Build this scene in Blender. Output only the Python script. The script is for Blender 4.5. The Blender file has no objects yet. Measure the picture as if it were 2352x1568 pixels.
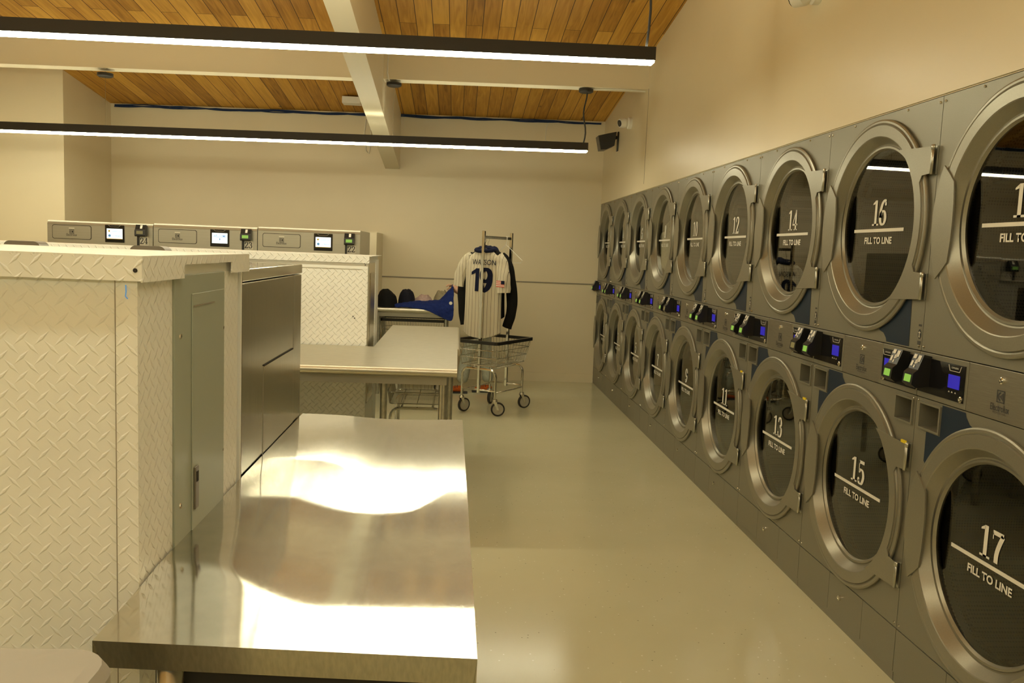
import bpy, bmesh, math, random
from mathutils import Vector, Matrix, noise
sc = bpy.context.scene
COL = sc.collection
random.seed(7)
PI = math.pi
# ------------------------------------------------------------------ camera, world, exposure
SC = 1.05
HC = 1.3609 * SC                      # eye height 1.43 m
DX = 1.4784 * SC                      # plane of the dryer fronts
Y0 = 2.6151 * SC                      # seam between the two nearest dryers
UW = 0.84                             # dryer width
HT = 1.9887                           # dryer height
YB = Y0 + 8 * UW                      # back wall
p_, yw_, r_ = 0.1043, 0.0661, 0.0404
fw = Vector((math.sin(yw_) * math.cos(p_), math.cos(yw_) * math.cos(p_), -math.sin(p_)))
rt = Vector((math.cos(yw_), -math.sin(yw_), 0)); up = rt.cross(fw)
rt, up = math.cos(r_) * rt + math.sin(r_) * up, -math.sin(r_) * rt + math.cos(r_) * up
cam = bpy.data.cameras.new('camera'); cam.sensor_width = 36; cam.lens = 1962.8 / 2352 * 36
cam.clip_start = 0.05; cam.clip_end = 100
co = bpy.data.objects.new('camera', cam); COL.objects.link(co)
co.matrix_world = Matrix(((rt.x, up.x, -fw.x, 0), (rt.y, up.y, -fw.y, 0), (rt.z, up.z, -fw.z, HC), (0, 0, 0, 1)))
sc.camera = co
w = bpy.data.worlds.new('world'); sc.world = w; w.use_nodes = True
w.node_tree.nodes['Background'].inputs[0].default_value = (1, .85, .6, 1)
w.node_tree.nodes['Background'].inputs[1].default_value = 0.02
sc.view_settings.view_transform = 'Standard'; sc.view_settings.look = 'None'
sc.view_settings.gamma = 1; sc.view_settings.use_curve_mapping = False
sc.view_settings.exposure = 0.70
LED = (1.0, .93, .655)
LED_DOWN, LED_UP, LED_UP_WIDE = 27.0, 19.0, 26.0

# ------------------------------------------------------------------ materials
M = {}
def mat(name, col, rough=.5, metal=0., spec=.5, emis=None, estr=0., alpha=None, coat=0.):
    m = bpy.data.materials.new(name); m.use_nodes = True
    b = m.node_tree.nodes['Principled BSDF']
    b.inputs['Base Color'].default_value = (*col, 1); b.inputs['Roughness'].default_value = rough
    b.inputs['Metallic'].default_value = metal; b.inputs['Specular IOR Level'].default_value = spec
    b.inputs['Coat Weight'].default_value = coat
    if emis: b.inputs['Emission Color'].default_value = (*emis, 1); b.inputs['Emission Strength'].default_value = estr
    M[name] = m; return m
def nd(m, t, **k):
    n = m.node_tree.nodes.new(t)
    for a, v in k.items(): setattr(n, a, v)
    return n
def ln(m, a, b): m.node_tree.links.new(a, b)
def bsdf(m): return m.node_tree.nodes['Principled BSDF']
def coords(m, scale=(1, 1, 1), rot=(0, 0, 0), kind='Object'):
    tc = nd(m, 'ShaderNodeTexCoord'); mp = nd(m, 'ShaderNodeMapping')
    mp.inputs['Scale'].default_value = scale; mp.inputs['Rotation'].default_value = rot
    ln(m, tc.outputs[kind], mp.inputs[0]); return mp.outputs[0]
def noise_col(m, c1, c2, scale, detail=3, vscale=(1, 1, 1), lo=.35, hi=.65):
    n = nd(m, 'ShaderNodeTexNoise'); n.inputs['Scale'].default_value = scale; n.inputs['Detail'].default_value = detail
    ln(m, coords(m, vscale), n.inputs['Vector'])
    r = nd(m, 'ShaderNodeValToRGB'); r.color_ramp.elements[0].position = lo; r.color_ramp.elements[1].position = hi
    r.color_ramp.elements[0].color = (*c1, 1); r.color_ramp.elements[1].color = (*c2, 1)
    ln(m, n.outputs[0], r.inputs[0]); ln(m, r.outputs[0], bsdf(m).inputs['Base Color']); return n, r
def bump(m, sock, dist=.002, strength=.5):
    b = nd(m, 'ShaderNodeBump'); b.inputs['Distance'].default_value = dist; b.inputs['Strength'].default_value = strength
    ln(m, sock, b.inputs['Height']); ln(m, b.outputs[0], bsdf(m).inputs['Normal']); return b
def mth(m, op, a, b=None, c=None):
    n = nd(m, 'ShaderNodeMath', operation=op)
    for i, v in enumerate((a, b, c)):
        if v is None: continue
        if isinstance(v, (int, float)): n.inputs[i].default_value = v
        else: ln(m, v, n.inputs[i])
    return n.outputs[0]

m = mat('wall_paint', (.80, .72, .54), .38, spec=.45)
n, r = noise_col(m, (.755, .672, .475), (.785, .70, .50), 1.2, 4)
n2 = nd(m, 'ShaderNodeTexNoise'); n2.inputs['Scale'].default_value = 260; ln(m, coords(m), n2.inputs[0]); bump(m, n2.outputs[0], .0006, .35)
m = mat('beam_paint', (.80, .73, .55), .45)
m = mat('dark_gap', (.02, .018, .014), .8)
m = mat('groove', (.28, .25, .19), .7)
# speckled vinyl floor
m = mat('floor_vinyl', (.4, .38, .28), .17, spec=.5)
v = nd(m, 'ShaderNodeTexVoronoi'); v.inputs['Scale'].default_value = 42; ln(m, coords(m), v.inputs['Vector'])
nf = nd(m, 'ShaderNodeTexNoise'); nf.inputs['Scale'].default_value = 2.0; nf.inputs['Detail'].default_value = 6; ln(m, coords(m), nf.inputs['Vector'])
fr = nd(m, 'ShaderNodeValToRGB'); fr.color_ramp.elements[0].position = .3; fr.color_ramp.elements[1].position = .7
fr.color_ramp.elements[0].color = (.60, .585, .40, 1); fr.color_ramp.elements[1].color = (.64, .625, .44, 1); ln(m, nf.outputs[0], fr.inputs[0])
sp = mth(m, 'LESS_THAN', v.outputs['Distance'], .13)
sep = nd(m, 'ShaderNodeSeparateColor'); ln(m, v.outputs['Color'], sep.inputs[0])
keep = mth(m, 'GREATER_THAN', sep.outputs[0], .72)
fac = mth(m, 'MULTIPLY', sp, keep)
rc = nd(m, 'ShaderNodeValToRGB'); rc.color_ramp.interpolation = 'CONSTANT'
rc.color_ramp.elements[0].color = (.82, .82, .72, 1); rc.color_ramp.elements[1].position = .6; rc.color_ramp.elements[1].color = (.33, .31, .22, 1)
ln(m, sep.outputs[1], rc.inputs[0])
mx = nd(m, 'ShaderNodeMix', data_type='RGBA'); ln(m, fac, mx.inputs[0]); ln(m, fr.outputs[0], mx.inputs[6]); ln(m, rc.outputs[0], mx.inputs[7])
ln(m, mx.outputs[2], bsdf(m).inputs['Base Color'])
nb = nd(m, 'ShaderNodeTexNoise'); nb.inputs['Scale'].default_value = 30; ln(m, coords(m), nb.inputs['Vector']); bump(m, nb.outputs[0], .001, .12)
# wood planks running along Y
m = mat('wood_planks', (.5, .3, .1), .5, spec=.2)
tc = coords(m)
sx = nd(m, 'ShaderNodeSeparateXYZ'); ln(m, tc, sx.inputs[0])
cb = nd(m, 'ShaderNodeCombineXYZ'); ln(m, sx.outputs[1], cb.inputs[0]); ln(m, sx.outputs[0], cb.inputs[1])
br = nd(m, 'ShaderNodeTexBrick', offset=.37, squash=1); br.inputs['Scale'].default_value = 1
br.inputs['Brick Width'].default_value = 2.6; br.inputs['Row Height'].default_value = .128; br.inputs['Mortar Size'].default_value = .0028
br.inputs['Color1'].default_value = (0, 0, 0, 1); br.inputs['Color2'].default_value = (1, 1, 1, 1); br.inputs['Mortar'].default_value = (.5, .5, .5, 1); br.inputs['Bias'].default_value = 0
ln(m, cb.outputs[0], br.inputs['Vector'])
ng = nd(m, 'ShaderNodeTexNoise'); ng.inputs['Scale'].default_value = 3.2; ng.inputs['Detail'].default_value = 8; ng.inputs['Distortion'].default_value = 1.2
mg = nd(m, 'ShaderNodeMapping'); mg.inputs['Scale'].default_value = (9, .55, 1); ln(m, tc, mg.inputs[0])
ad = nd(m, 'ShaderNodeVectorMath', operation='ADD'); sc2 = nd(m, 'ShaderNodeVectorMath', operation='SCALE'); ln(m, br.outputs['Color'], sc2.inputs[0]); sc2.inputs['Scale'].default_value = 9
ln(m, mg.outputs[0], ad.inputs[0]); ln(m, sc2.outputs[0], ad.inputs[1]); ln(m, ad.outputs[0], ng.inputs['Vector'])
f1 = mth(m, 'MULTIPLY', br.outputs['Color'], .42); f2 = mth(m, 'MULTIPLY', ng.outputs[0], .72); f3 = mth(m, 'ADD', f1, f2)
wr = nd(m, 'ShaderNodeValToRGB'); els = wr.color_ramp.elements
els[0].position = .2; els[0].color = (.25, .108, .014, 1); els[1].position = .82; els[1].color = (.74, .42, .075, 1)
e = els.new(.5); e.color = (.52, .26, .037, 1); ln(m, f3, wr.inputs[0])
vk = nd(m, 'ShaderNodeTexVoronoi'); vk.inputs['Scale'].default_value = 2.2
mk = nd(m, 'ShaderNodeMapping'); mk.inputs['Scale'].default_value = (1.7, .8, 1); ln(m, tc, mk.inputs[0]); ln(m, mk.outputs[0], vk.inputs['Vector'])
kn = nd(m, 'ShaderNodeMapRange'); kn.inputs[1].default_value = .02; kn.inputs[2].default_value = .075; kn.inputs[3].default_value = .75; kn.inputs[4].default_value = 0; ln(m, vk.outputs['Distance'], kn.inputs[0])
mxk = nd(m, 'ShaderNodeMix', data_type='RGBA'); ln(m, kn.outputs[0], mxk.inputs[0]); ln(m, wr.outputs[0], mxk.inputs[6]); mxk.inputs[7].default_value = (.12, .045, .012, 1)
mxm = nd(m, 'ShaderNodeMix', data_type='RGBA'); ln(m, br.outputs['Fac'], mxm.inputs[0]); ln(m, mxk.outputs[2], mxm.inputs[6]); mxm.inputs[7].default_value = (.05, .022, .008, 1)
ln(m, mxm.outputs[2], bsdf(m).inputs['Base Color'])
# dryer paint / steels
def metal_paint(name, c, rough, metal, var=.06, vs=(1, 1, 1), scale=40):
    m = mat(name, c, rough, metal)
    noise_col(m, tuple(x * (1 - var) for x in c), tuple(x * (1 + var) for x in c), scale, 4, vs)
    return m
m = metal_paint('dryer_steel', (.262, .252, .198), .42, .45, .03, (1, 1, 1), 300)
nn = nd(m, 'ShaderNodeTexNoise'); nn.inputs['Scale'].default_value = 900; ln(m, coords(m), nn.inputs[0]); bump(m, nn.outputs[0], .0003, .25)
metal_paint('door_steel', (.30, .286, .225), .34, .55, .03, (1, 1, 1), 200)
metal_paint('bright_steel', (.62, .59, .50), .22, 1, .04, (1, 1, 1), 60)
m = metal_paint('brushed_plate', (.34, .32, .26), .36, .8, .09, (1, 1, 40), 12)
metal_paint('dark_stainless', (.42, .40, .33), .2, 1, .08, (60, 60, 1.2), 3)
metal_paint('washer_steel', (.41, .395, .325), .34, .7, .03, (1, 1, 60), 6)
metal_paint('galvanised', (.50, .50, .44), .3, .9, .12, (1, 1, 1), 30)
mat('chrome', (.75, .74, .68), .1, 1)
mat('wire', (.50, .49, .43), .22, 1)
m = metal_paint('table_steel', (.60, .575, .49), .20, 1, .05, (1, 1, 1), 25)
w1 = nd(m, 'ShaderNodeTexNoise'); w1.inputs['Scale'].default_value = 6; w1.inputs['Detail'].default_value = 10; w1.inputs['Distortion'].default_value = 2.5; ln(m, coords(m, (6, 60, 1), (0, 0, .5)), w1.inputs[0])
w2 = nd(m, 'ShaderNodeTexNoise'); w2.inputs['Scale'].default_value = 7; w2.inputs['Detail'].default_value = 10; w2.inputs['Distortion'].default_value = 2; ln(m, coords(m, (60, 6, 1), (0, 0, .3)), w2.inputs[0])
sm = mth(m, 'ADD', w1.outputs[0], w2.outputs[0]); bump(m, sm, .0002, .045)
rr = nd(m, 'ShaderNodeMapRange'); rr.inputs[1].default_value = .7; rr.inputs[2].default_value = 1.3; rr.inputs[3].default_value = .06; rr.inputs[4].default_value = .10; ln(m, sm, rr.inputs[0]); ln(m, rr.outputs[0], bsdf(m).inputs['Roughness'])
b2 = nd(m, 'ShaderNodeBsdfPrincipled'); b2.inputs['Base Color'].default_value = (.66, .63, .54, 1); b2.inputs['Metallic'].default_value = 1; b2.inputs['Roughness'].default_value = .34
mxs = nd(m, 'ShaderNodeMixShader'); mxs.inputs[0].default_value = .22; ln(m, bsdf(m).outputs[0], mxs.inputs[1]); ln(m, b2.outputs[0], mxs.inputs[2])
ln(m, mxs.outputs[0], [n for n in m.node_tree.nodes if n.type == 'OUTPUT_MATERIAL'][0].inputs[0])
metal_paint('table_plain', (.60, .575, .48), .36, .95, .03, (1, 1, 1), 20)
mat('black_plastic', (.012, .012, .012), .3)
mat('black_gloss', (.008, .008, .010), .08)
mat('rubber', (.02, .019, .017), .6)
mat('wheel_grey', (.45, .42, .33), .5)
mat('blue_sticker', (.006, .020, .048), .35)
mat('white_print', (.82, .80, .72), .5)
mat('dark_print', (.05, .05, .05), .6)
mat('green_lcd', (.12, .25, .04), .3, emis=(.30, .62, .08), estr=.35)
mat('dim_lcd', (.10, .09, .03), .3, emis=(.30, .24, .08), estr=.25)
mat('blue_lcd', (.01, .01, .15), .3, emis=(.04, .025, .6), estr=.32)
mat('white_screen', (.7, .75, .75), .3, emis=(.72, .86, .86), estr=.8)
mat('screen_blue_text', (.1, .3, .6), .4, emis=(.1, .3, .6), estr=.3)
mat('yellow', (.8, .62, .02), .5)
mat('electric_grey', (.36, .40, .33), .38, .0)
mat('fixture_black', (.022, .019, .014), .55)
mat('led_down', (1, 1, 1), .5, emis=LED, estr=LED_DOWN)
mat('led_up', (1, 1, 1), .5, emis=LED, estr=LED_UP)
mat('led_up_wide', (1, 1, 1), .5, emis=LED, estr=LED_UP_WIDE)
mat('camera_white', (.8, .78, .7), .35)
mat('cable_blue', (.015, .04, .12), .5); mat('cable_black', (.02, .02, .02), .5)
mat('grey_plastic', (.42, .40, .36), .42)
mat('label_white', (.72, .70, .62), .5)
mat('dome_grey', (.22, .20, .165), .35, .5)
mat('skin', (.55, .33, .22), .5)
mat('hair', (.06, .035, .02), .7)
mat('caulk', (.75, .70, .58), .6)
def cloth(name, c, sc_=60, amt=.1):
    m = mat(name, c, .9, spec=.2); noise_col(m, tuple(x * (1 - amt) for x in c), tuple(x * (1 + amt) for x in c), sc_, 4)
    nn = nd(m, 'ShaderNodeTexNoise'); nn.inputs['Scale'].default_value = 25; nn.inputs['Detail'].default_value = 5; ln(m, coords(m), nn.inputs[0]); bump(m, nn.outputs[0], .006, .5); return m
cloth('denim', (.46, .48, .40)); cloth('black_cloth', (.008, .0075, .007)); cloth('navy_cloth', (.012, .013, .022)); cloth('pink_cloth', (.45, .33, .30))
cloth('tan_cloth', (.30, .26, .17)); cloth('blue_fleece', (.010, .022, .125)); cloth('cream_cloth', (.62, .56, .42)); cloth('shirt_tan', (.42, .36, .25)); cloth('orange_shoe', (.50, .11, .02)); cloth('navy_trim', (.008, .011, .034))
cloth('white_laundry', (.85, .85, .75))
# pinstripe
m = mat('pinstripe', (.7, .65, .52), .9, spec=.2)
s_ = nd(m, 'ShaderNodeSeparateXYZ'); ln(m, coords(m), s_.inputs[0])
fr_ = mth(m, 'FRACT', mth(m, 'MULTIPLY', mth(m, 'ADD', s_.outputs[0], 10.), 1 / .031))
lt = mth(m, 'LESS_THAN', fr_, .09)
mx = nd(m, 'ShaderNodeMix', data_type='RGBA'); ln(m, lt, mx.inputs[0]); mx.inputs[6].default_value = (.60, .555, .43, 1); mx.inputs[7].default_value = (.13, .11, .09, 1); ln(m, mx.outputs[2], bsdf(m).inputs['Base Color'])
# perforated drum
m = mat('drum', (.085, .078, .058), .4, .9)
vd = nd(m, 'ShaderNodeTexVoronoi'); vd.inputs['Randomness'].default_value = 0; vd.inputs['Scale'].default_value = 105; ln(m, coords(m, (1, 1, 1), (0, 0, 0)), vd.inputs['Vector'])
ld = mth(m, 'LESS_THAN', vd.outputs['Distance'], .36)
mx = nd(m, 'ShaderNodeMix', data_type='RGBA'); ln(m, ld, mx.inputs[0]); mx.inputs[6].default_value = (.10, .092, .068, 1); mx.inputs[7].default_value = (.008, .008, .006, 1); ln(m, mx.outputs[2], bsdf(m).inputs['Base Color'])
# glass: thin tinted pane
m = bpy.data.materials.new('door_glass'); m.use_nodes = True; M['door_glass'] = m
nt = m.node_tree; nt.nodes.clear()
o_ = nt.nodes.new('ShaderNodeOutputMaterial'); tr = nt.nodes.new('ShaderNodeBsdfTransparent'); gl = nt.nodes.new('ShaderNodeBsdfGlossy'); mi = nt.nodes.new('ShaderNodeMixShader'); fn = nt.nodes.new('ShaderNodeFresnel')
tr.inputs[0].default_value = (.62, .62, .56, 1); gl.inputs['Roughness'].default_value = .015; gl.inputs['Color'].default_value = (.95, .95, .92, 1); fn.inputs[0].default_value = 1.5
mm = nt.nodes.new('ShaderNodeMath'); mm.operation = 'MULTIPLY'; mm.inputs[1].default_value = 1.5
nt.links.new(fn.outputs[0], mm.inputs[0]); nt.links.new(mm.outputs[0], mi.inputs[0]); nt.links.new(tr.outputs[0], mi.inputs[1]); nt.links.new(gl.outputs[0], mi.inputs[2]); nt.links.new(mi.outputs[0], o_.inputs[0])
# diamond plate: plane axes (u,v) chosen from object coordinates
def diamond(name, col, axes, a=.0315, rough=.36, k=.0011, metal=0.):
    m = mat(name, col, rough, metal)
    noise_col(m, tuple(x * .97 for x in col), tuple(min(1, x * 1.02) for x in col), 5, 4)
    s = nd(m, 'ShaderNodeSeparateXYZ'); ln(m, coords(m), s.inputs[0])
    u, v = s.outputs[axes[0]], s.outputs[axes[1]]
    hs = []
    for off, sg in ((0., 1), (.5, -1)):
        pu = mth(m, 'SUBTRACT', mth(m, 'FRACT', mth(m, 'ADD', mth(m, 'MULTIPLY', mth(m, 'ADD', u, 20.), 1 / a), off)), .5)
        pv = mth(m, 'SUBTRACT', mth(m, 'FRACT', mth(m, 'ADD', mth(m, 'MULTIPLY', mth(m, 'ADD', v, 20.), 1 / a), off)), .5)
        pa = mth(m, 'ADD', pu, mth(m, 'MULTIPLY', pv, sg * -1.0)); pb = mth(m, 'ADD', pu, mth(m, 'MULTIPLY', pv, sg))
        d = mth(m, 'ADD', mth(m, 'MULTIPLY', mth(m, 'ABSOLUTE', pa), 1 / .80), mth(m, 'MULTIPLY', mth(m, 'ABSOLUTE', pb), 1 / .16))
        hs.append(mth(m, 'MAXIMUM', mth(m, 'SUBTRACT', 1., d), 0.))
    hgt = mth(m, 'MINIMUM', mth(m, 'MULTIPLY', mth(m, 'MAXIMUM', hs[0], hs[1]), 1.6), 1.)
    b = bump(m, hgt, k, .9)
    return m
PC = (.87, .88, .83)
diamond('diamond_xz', PC, (0, 2)); diamond('diamond_yz', PC, (1, 2), k=.002); diamond('diamond_xy', PC, (0, 1), k=.0015)
diamond('diamond_fine_xz', PC, (0, 2), .0405, .36, .003)
mat('plate_smooth', PC, .4)

# ------------------------------------------------------------------ mesh helpers
class MB:
    def __init__(s): s.b = bmesh.new()
    def box(s, x0, x1, y0, y1, z0, z1, bev=0.):
        vs = [s.b.verts.new((x, y, z)) for x in (x0, x1) for y in (y0, y1) for z in (z0, z1)]
        fs = [(0, 1, 3, 2), (4, 6, 7, 5), (0, 4, 5, 1), (2, 3, 7, 6), (0, 2, 6, 4), (1, 5, 7, 3)]
        F = [s.b.faces.new([vs[i] for i in f]) for f in fs]
        if bev:
            es = list({e for f in F for e in f.edges}); bmesh.ops.bevel(s.b, geom=es, offset=bev, segments=2, affect='EDGES', profile=.5)
        return s
    def tube(s, pts, r, n=8, closed=False, cap=True):
        pts = [Vector(p) for p in pts]; R = r if isinstance(r, (list, tuple)) else [r] * len(pts)
        N = len(pts); rings = []; prev = None
        for i, p in enumerate(pts):
            a = pts[(i - 1) % N] if (closed or i > 0) else p; b = pts[(i + 1) % N] if (closed or i < N - 1) else p
            t = (b - a).normalized()
            if prev is None:
                u = t.orthogonal().normalized()
            else:
                u = (prev - t * prev.dot(t)); u = u.normalized() if u.length > 1e-6 else t.orthogonal().normalized()
            prev = u; v = t.cross(u)
            rings.append([s.b.verts.new(p + (u * math.cos(2 * PI * k / n) + v * math.sin(2 * PI * k / n)) * R[i]) for k in range(n)])
        rng = range(N if closed else N - 1)
        for i in rng:
            A, B = rings[i], rings[(i + 1) % N]
            for k in range(n):
                f = s.b.faces.new((A[k], A[(k + 1) % n], B[(k + 1) % n], B[k])); f.smooth = True
        if cap and not closed:
            s.b.faces.new(rings[0][::-1]); s.b.faces.new(rings[-1])
        return s
    def cyl(s, p0, p1, r, n=16, r1=None): return s.tube([p0, p1], [r, r if r1 is None else r1], n)
    def lathe(s, prof, c=(0, 0, 0), axis='x', n=64, smooth=True):
        rings = []
        for (h, r) in prof:
            ring = []
            for k in range(n):
                a = 2 * PI * k / n; ca, sa = r * math.cos(a), r * math.sin(a)
                if axis == 'x': q = (h, ca, sa)
                elif axis == 'y': q = (sa, h, ca)
                else: q = (ca, sa, h)
                ring.append(s.b.verts.new((c[0] + q[0], c[1] + q[1], c[2] + q[2])))
            rings.append(ring)
        for A, B in zip(rings, rings[1:]):
            for k in range(n):
                f = s.b.faces.new((A[k], A[(k + 1) % n], B[(k + 1) % n], B[k])); f.smooth = smooth
        return s
    def disc(s, c, r, axis='x', n=48, x=None):
        vs = []
        for k in range(n):
            a = 2 * PI * k / n; ca, sa = r * math.cos(a), r * math.sin(a)
            q = (0, ca, sa) if axis == 'x' else (sa, 0, ca) if axis == 'y' else (ca, sa, 0)
            vs.append(s.b.verts.new((c[0] + q[0], c[1] + q[1], c[2] + q[2])))
        s.b.faces.new(vs); return s
    def holed(s, x, outer, holes):
        """flat sheet in the plane x=const with holes; loops are lists of (y,z)"""
        es = []
        for lp in [outer] + holes:
            vs = [s.b.verts.new((x, a, b)) for a, b in lp]
            es += [s.b.edges.new((vs[i], vs[(i + 1) % len(vs)])) for i in range(len(vs))]
        bmesh.ops.triangle_fill(s.b, edges=es, use_beauty=True, use_dissolve=False, normal=(-1, 0, 0)); return s
    def extr(s, poly, a0, a1, axis='x'):
        """prism of a polygon (2D) between a0 and a1 along axis"""
        def P(p, a): return (a, p[0], p[1]) if axis == 'x' else (p[0], a, p[1]) if axis == 'y' else (p[0], p[1], a)
        A = [s.b.verts.new(P(p, a0)) for p in poly]; B = [s.b.verts.new(P(p, a1)) for p in poly]; n = len(poly)
        for i in range(n): s.b.faces.new((A[i], A[(i + 1) % n], B[(i + 1) % n], B[i]))
        s.b.faces.new(A[::-1]); s.b.faces.new(B); return s
    def grid(s, fn, nu, nv, closeu=False):
        g = [[s.b.verts.new(fn(i / (nu if closeu else nu - 1), j / (nv - 1))) for i in range(nu)] for j in range(nv)]
        for j in range(nv - 1):
            for i in range(nu if closeu else nu - 1):
                f = s.b.faces.new((g[j][i], g[j][(i + 1) % nu], g[j + 1][(i + 1) % nu], g[j + 1][i])); f.smooth = True
        return g
    def mesh(s, name):
        me = bpy.data.meshes.new(name)
        bmesh.ops.recalc_face_normals(s.b, faces=s.b.faces)
        for e in s.b.edges:
            if len(e.link_faces) == 2 and e.calc_face_angle(0) > .36: e.smooth = False
        s.b.to_mesh(me); s.b.free(); return me
    def build(s, name, mt, parent=None, loc=None, rot=None):
        return link(name, s.mesh(name), mt, parent, loc, rot)
def link(name, me, mt, parent=None, loc=None, rot=None):
    if mt is not None and len(me.materials) == 0: me.materials.append(M[mt])
    o = bpy.data.objects.new(name, me); COL.objects.link(o)
    if parent: o.parent = parent
    if loc: o.location = loc
    if rot: o.rotation_euler = rot
    return o
CACHE = {}
def part(name, key, fn, mt, parent, loc=None, rot=None):
    if key not in CACHE:
        b = MB(); fn(b); CACHE[key] = b.mesh(name); CACHE[key].materials.append(M[mt])
    return link(name, CACHE[key], mt, parent, loc, rot)
def thing(name, label, cat, loc=(0, 0, 0), rz=0, group=None):
    o = bpy.data.objects.new(name, None); COL.objects.link(o); o.empty_display_size = .1
    o.location = loc; o.rotation_euler = (0, 0, rz); return tag(o, label, cat, group)
def tag(o, label, cat, group=None):
    o['label'] = label; o['category'] = cat
    if group: o['group'] = group
    return o
def struct(name, mb, mt):
    o = mb.build(name, mt); o['kind'] = 'structure'; return o
def circ(cy, cz, r, n=72): return [(cy + r * math.cos(2 * PI * k / n), cz + r * math.sin(2 * PI * k / n)) for k in range(n)]
def rect(y0, y1, z0, z1): return [(y0, z0), (y1, z0), (y1, z1), (y0, z1)]
# text as mesh in the XY plane, centred, given cap height
def text_me(s, h, width=None, bold=0., sx=1.):
    c = bpy.data.curves.new('t', 'FONT'); c.body = s; c.align_x = 'CENTER'; c.align_y = 'CENTER'; c.offset = bold; c.resolution_u = 4
    o = bpy.data.objects.new('t', c); COL.objects.link(o)
    dg = bpy.context.evaluated_depsgraph_get(); me = bpy.data.meshes.new_from_object(o.evaluated_get(dg))
    bpy.data.objects.remove(o); me.materials.clear()
    xs = [v.co.x for v in me.vertices]; ys = [v.co.y for v in me.vertices]
    cx, cy = (min(xs) + max(xs)) / 2, (min(ys) + max(ys)) / 2; ky = h / (max(ys) - min(ys)); kx = (width / (max(xs) - min(xs))) if width else ky * sx
    for v in me.vertices: v.co.x = (v.co.x - cx) * kx; v.co.y = (v.co.y - cy) * ky
    return me
# serif digits
def catmull(P, n=8):
    P = [Vector((a, b)) for a, b in P]; Q = [2 * P[0] - P[1]] + P + [2 * P[-1] - P[-2]]; out = []
    for i in range(1, len(Q) - 2):
        for k in range(n):
            t = k / n; a, b, c, d = Q[i - 1], Q[i], Q[i + 1], Q[i + 2]
            out.append(.5 * ((2 * b) + (c - a) * t + (2 * a - 5 * b + 4 * c - d) * t * t + (3 * b - a - 3 * c + d) * t ** 3))
    out.append(Vector(P[-1])); return out
def digit_faces(ch, TH=.19, TN=.075):
    polys = []
    def stroke(P, curve=True, closed=False, th=TH, tn=TN):
        pts = catmull(P) if curve else [Vector(p) for p in P]
        N = len(pts); L = []; Rr = []
        for i, p in enumerate(pts):
            a = pts[i - 1] if i > 0 else (pts[-2] if closed else p); b = pts[i + 1] if i < N - 1 else (pts[1] if closed else p)
            t = (b - a).normalized(); nrm = Vector((-t.y, t.x)); wd = (tn + (th - tn) * abs(t.y) ** 1.4) / 2
            L.append(p + nrm * wd); Rr.append(p - nrm * wd)
        for i in range(N - 1): polys.append([L[i], L[i + 1], Rr[i + 1], Rr[i]])
    def rc(x0, x1, y0, y1): polys.append([(x0, y0), (x1, y0), (x1, y1), (x0, y1)])
    def ball(x, y, r): polys.append([(x + r * math.cos(k * PI / 8), y + r * math.sin(k * PI / 8)) for k in range(16)])
    def ell(cx, cy, rx, ry): stroke([(cx + rx * math.cos(k * PI / 16), cy + ry * math.sin(k * PI / 16)) for k in range(33)], False, True)
    def six():
        ell(.32, .29, .20, .26); stroke([(.12, .3), (.14, .6), (.24, .85), (.40, .965), (.50, .9)]); ball(.49, .83, .075)
    if ch == '0': ell(.32, .5, .20, .47)
    elif ch == '1': rc(.24, .42, 0, 1); rc(.08, .58, 0, .07); polys.append([(.26, 1), (.06, .88), (.06, .82), (.26, .87)])
    elif ch == 'I': rc(.26, .46, 0, 1); polys.append([(.30, 1), (.06, .84), (.06, .70), (.30, .82)])
    elif ch == '2': stroke([(.12, .76), (.18, .92), (.34, .965), (.5, .86), (.50, .66), (.34, .40), (.12, .10)]); ball(.14, .75, .08); rc(.06, .6, 0, .14); polys.append([(.52, .1), (.62, .1), (.62, .3), (.58, .3)])
    elif ch == '3': stroke([(.12, .82), (.22, .95), (.36, .965), (.48, .8), (.46, .63), (.28, .53)]); stroke([(.28, .53), (.5, .46), (.53, .24), (.42, .06), (.22, .03), (.11, .16)]); ball(.13, .8, .075); ball(.13, .19, .085)
    elif ch == '4': stroke([(.42, .98), (.05, .29)], False, th=.07); rc(.02, .62, .24, .32); rc(.33, .5, 0, 1); rc(.22, .62, 0, .06)
    elif ch == '5': rc(.12, .18, .46, .95); rc(.12, .55, .84, .97); stroke([(.15, .5), (.28, .60), (.45, .55), (.53, .33), (.42, .07), (.23, .03), (.12, .14)]); ball(.14, .18, .085)
    elif ch == '6': six()
    elif ch == '7': rc(.07, .58, .84, .98); rc(.07, .11, .70, .9); stroke([(.55, .9), (.40, .58), (.31, .28), (.30, .0)])
    elif ch == '8': ell(.32, .75, .17, .215); ell(.32, .26, .20, .235)
    elif ch == '9':
        six(); return [[(.64 - x, 1 - y) for x, y in pl] for pl in polys]
    return [[(p[0], p[1]) for p in pl] for pl in polys]
def number_me(s, h, wd=.62, TH=.19, TN=.075):
    b = bmesh.new(); x = 0
    for ch in s:
        for pl in digit_faces(ch, TH, TN):
            vs = [b.verts.new(((x + px * wd / .62) * h, (py - .5) * h, 0)) for px, py in pl]
            b.faces.new(vs)
        x += wd * (.94 if ch == '1' else .8 if ch == 'I' else 1.04)
    me = bpy.data.meshes.new('number'); b.to_mesh(me); b.free()
    xs = [v.co.x for v in me.vertices]; c = (min(xs) + max(xs)) / 2
    for v in me.vertices: v.co.x -= c
    return me
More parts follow.
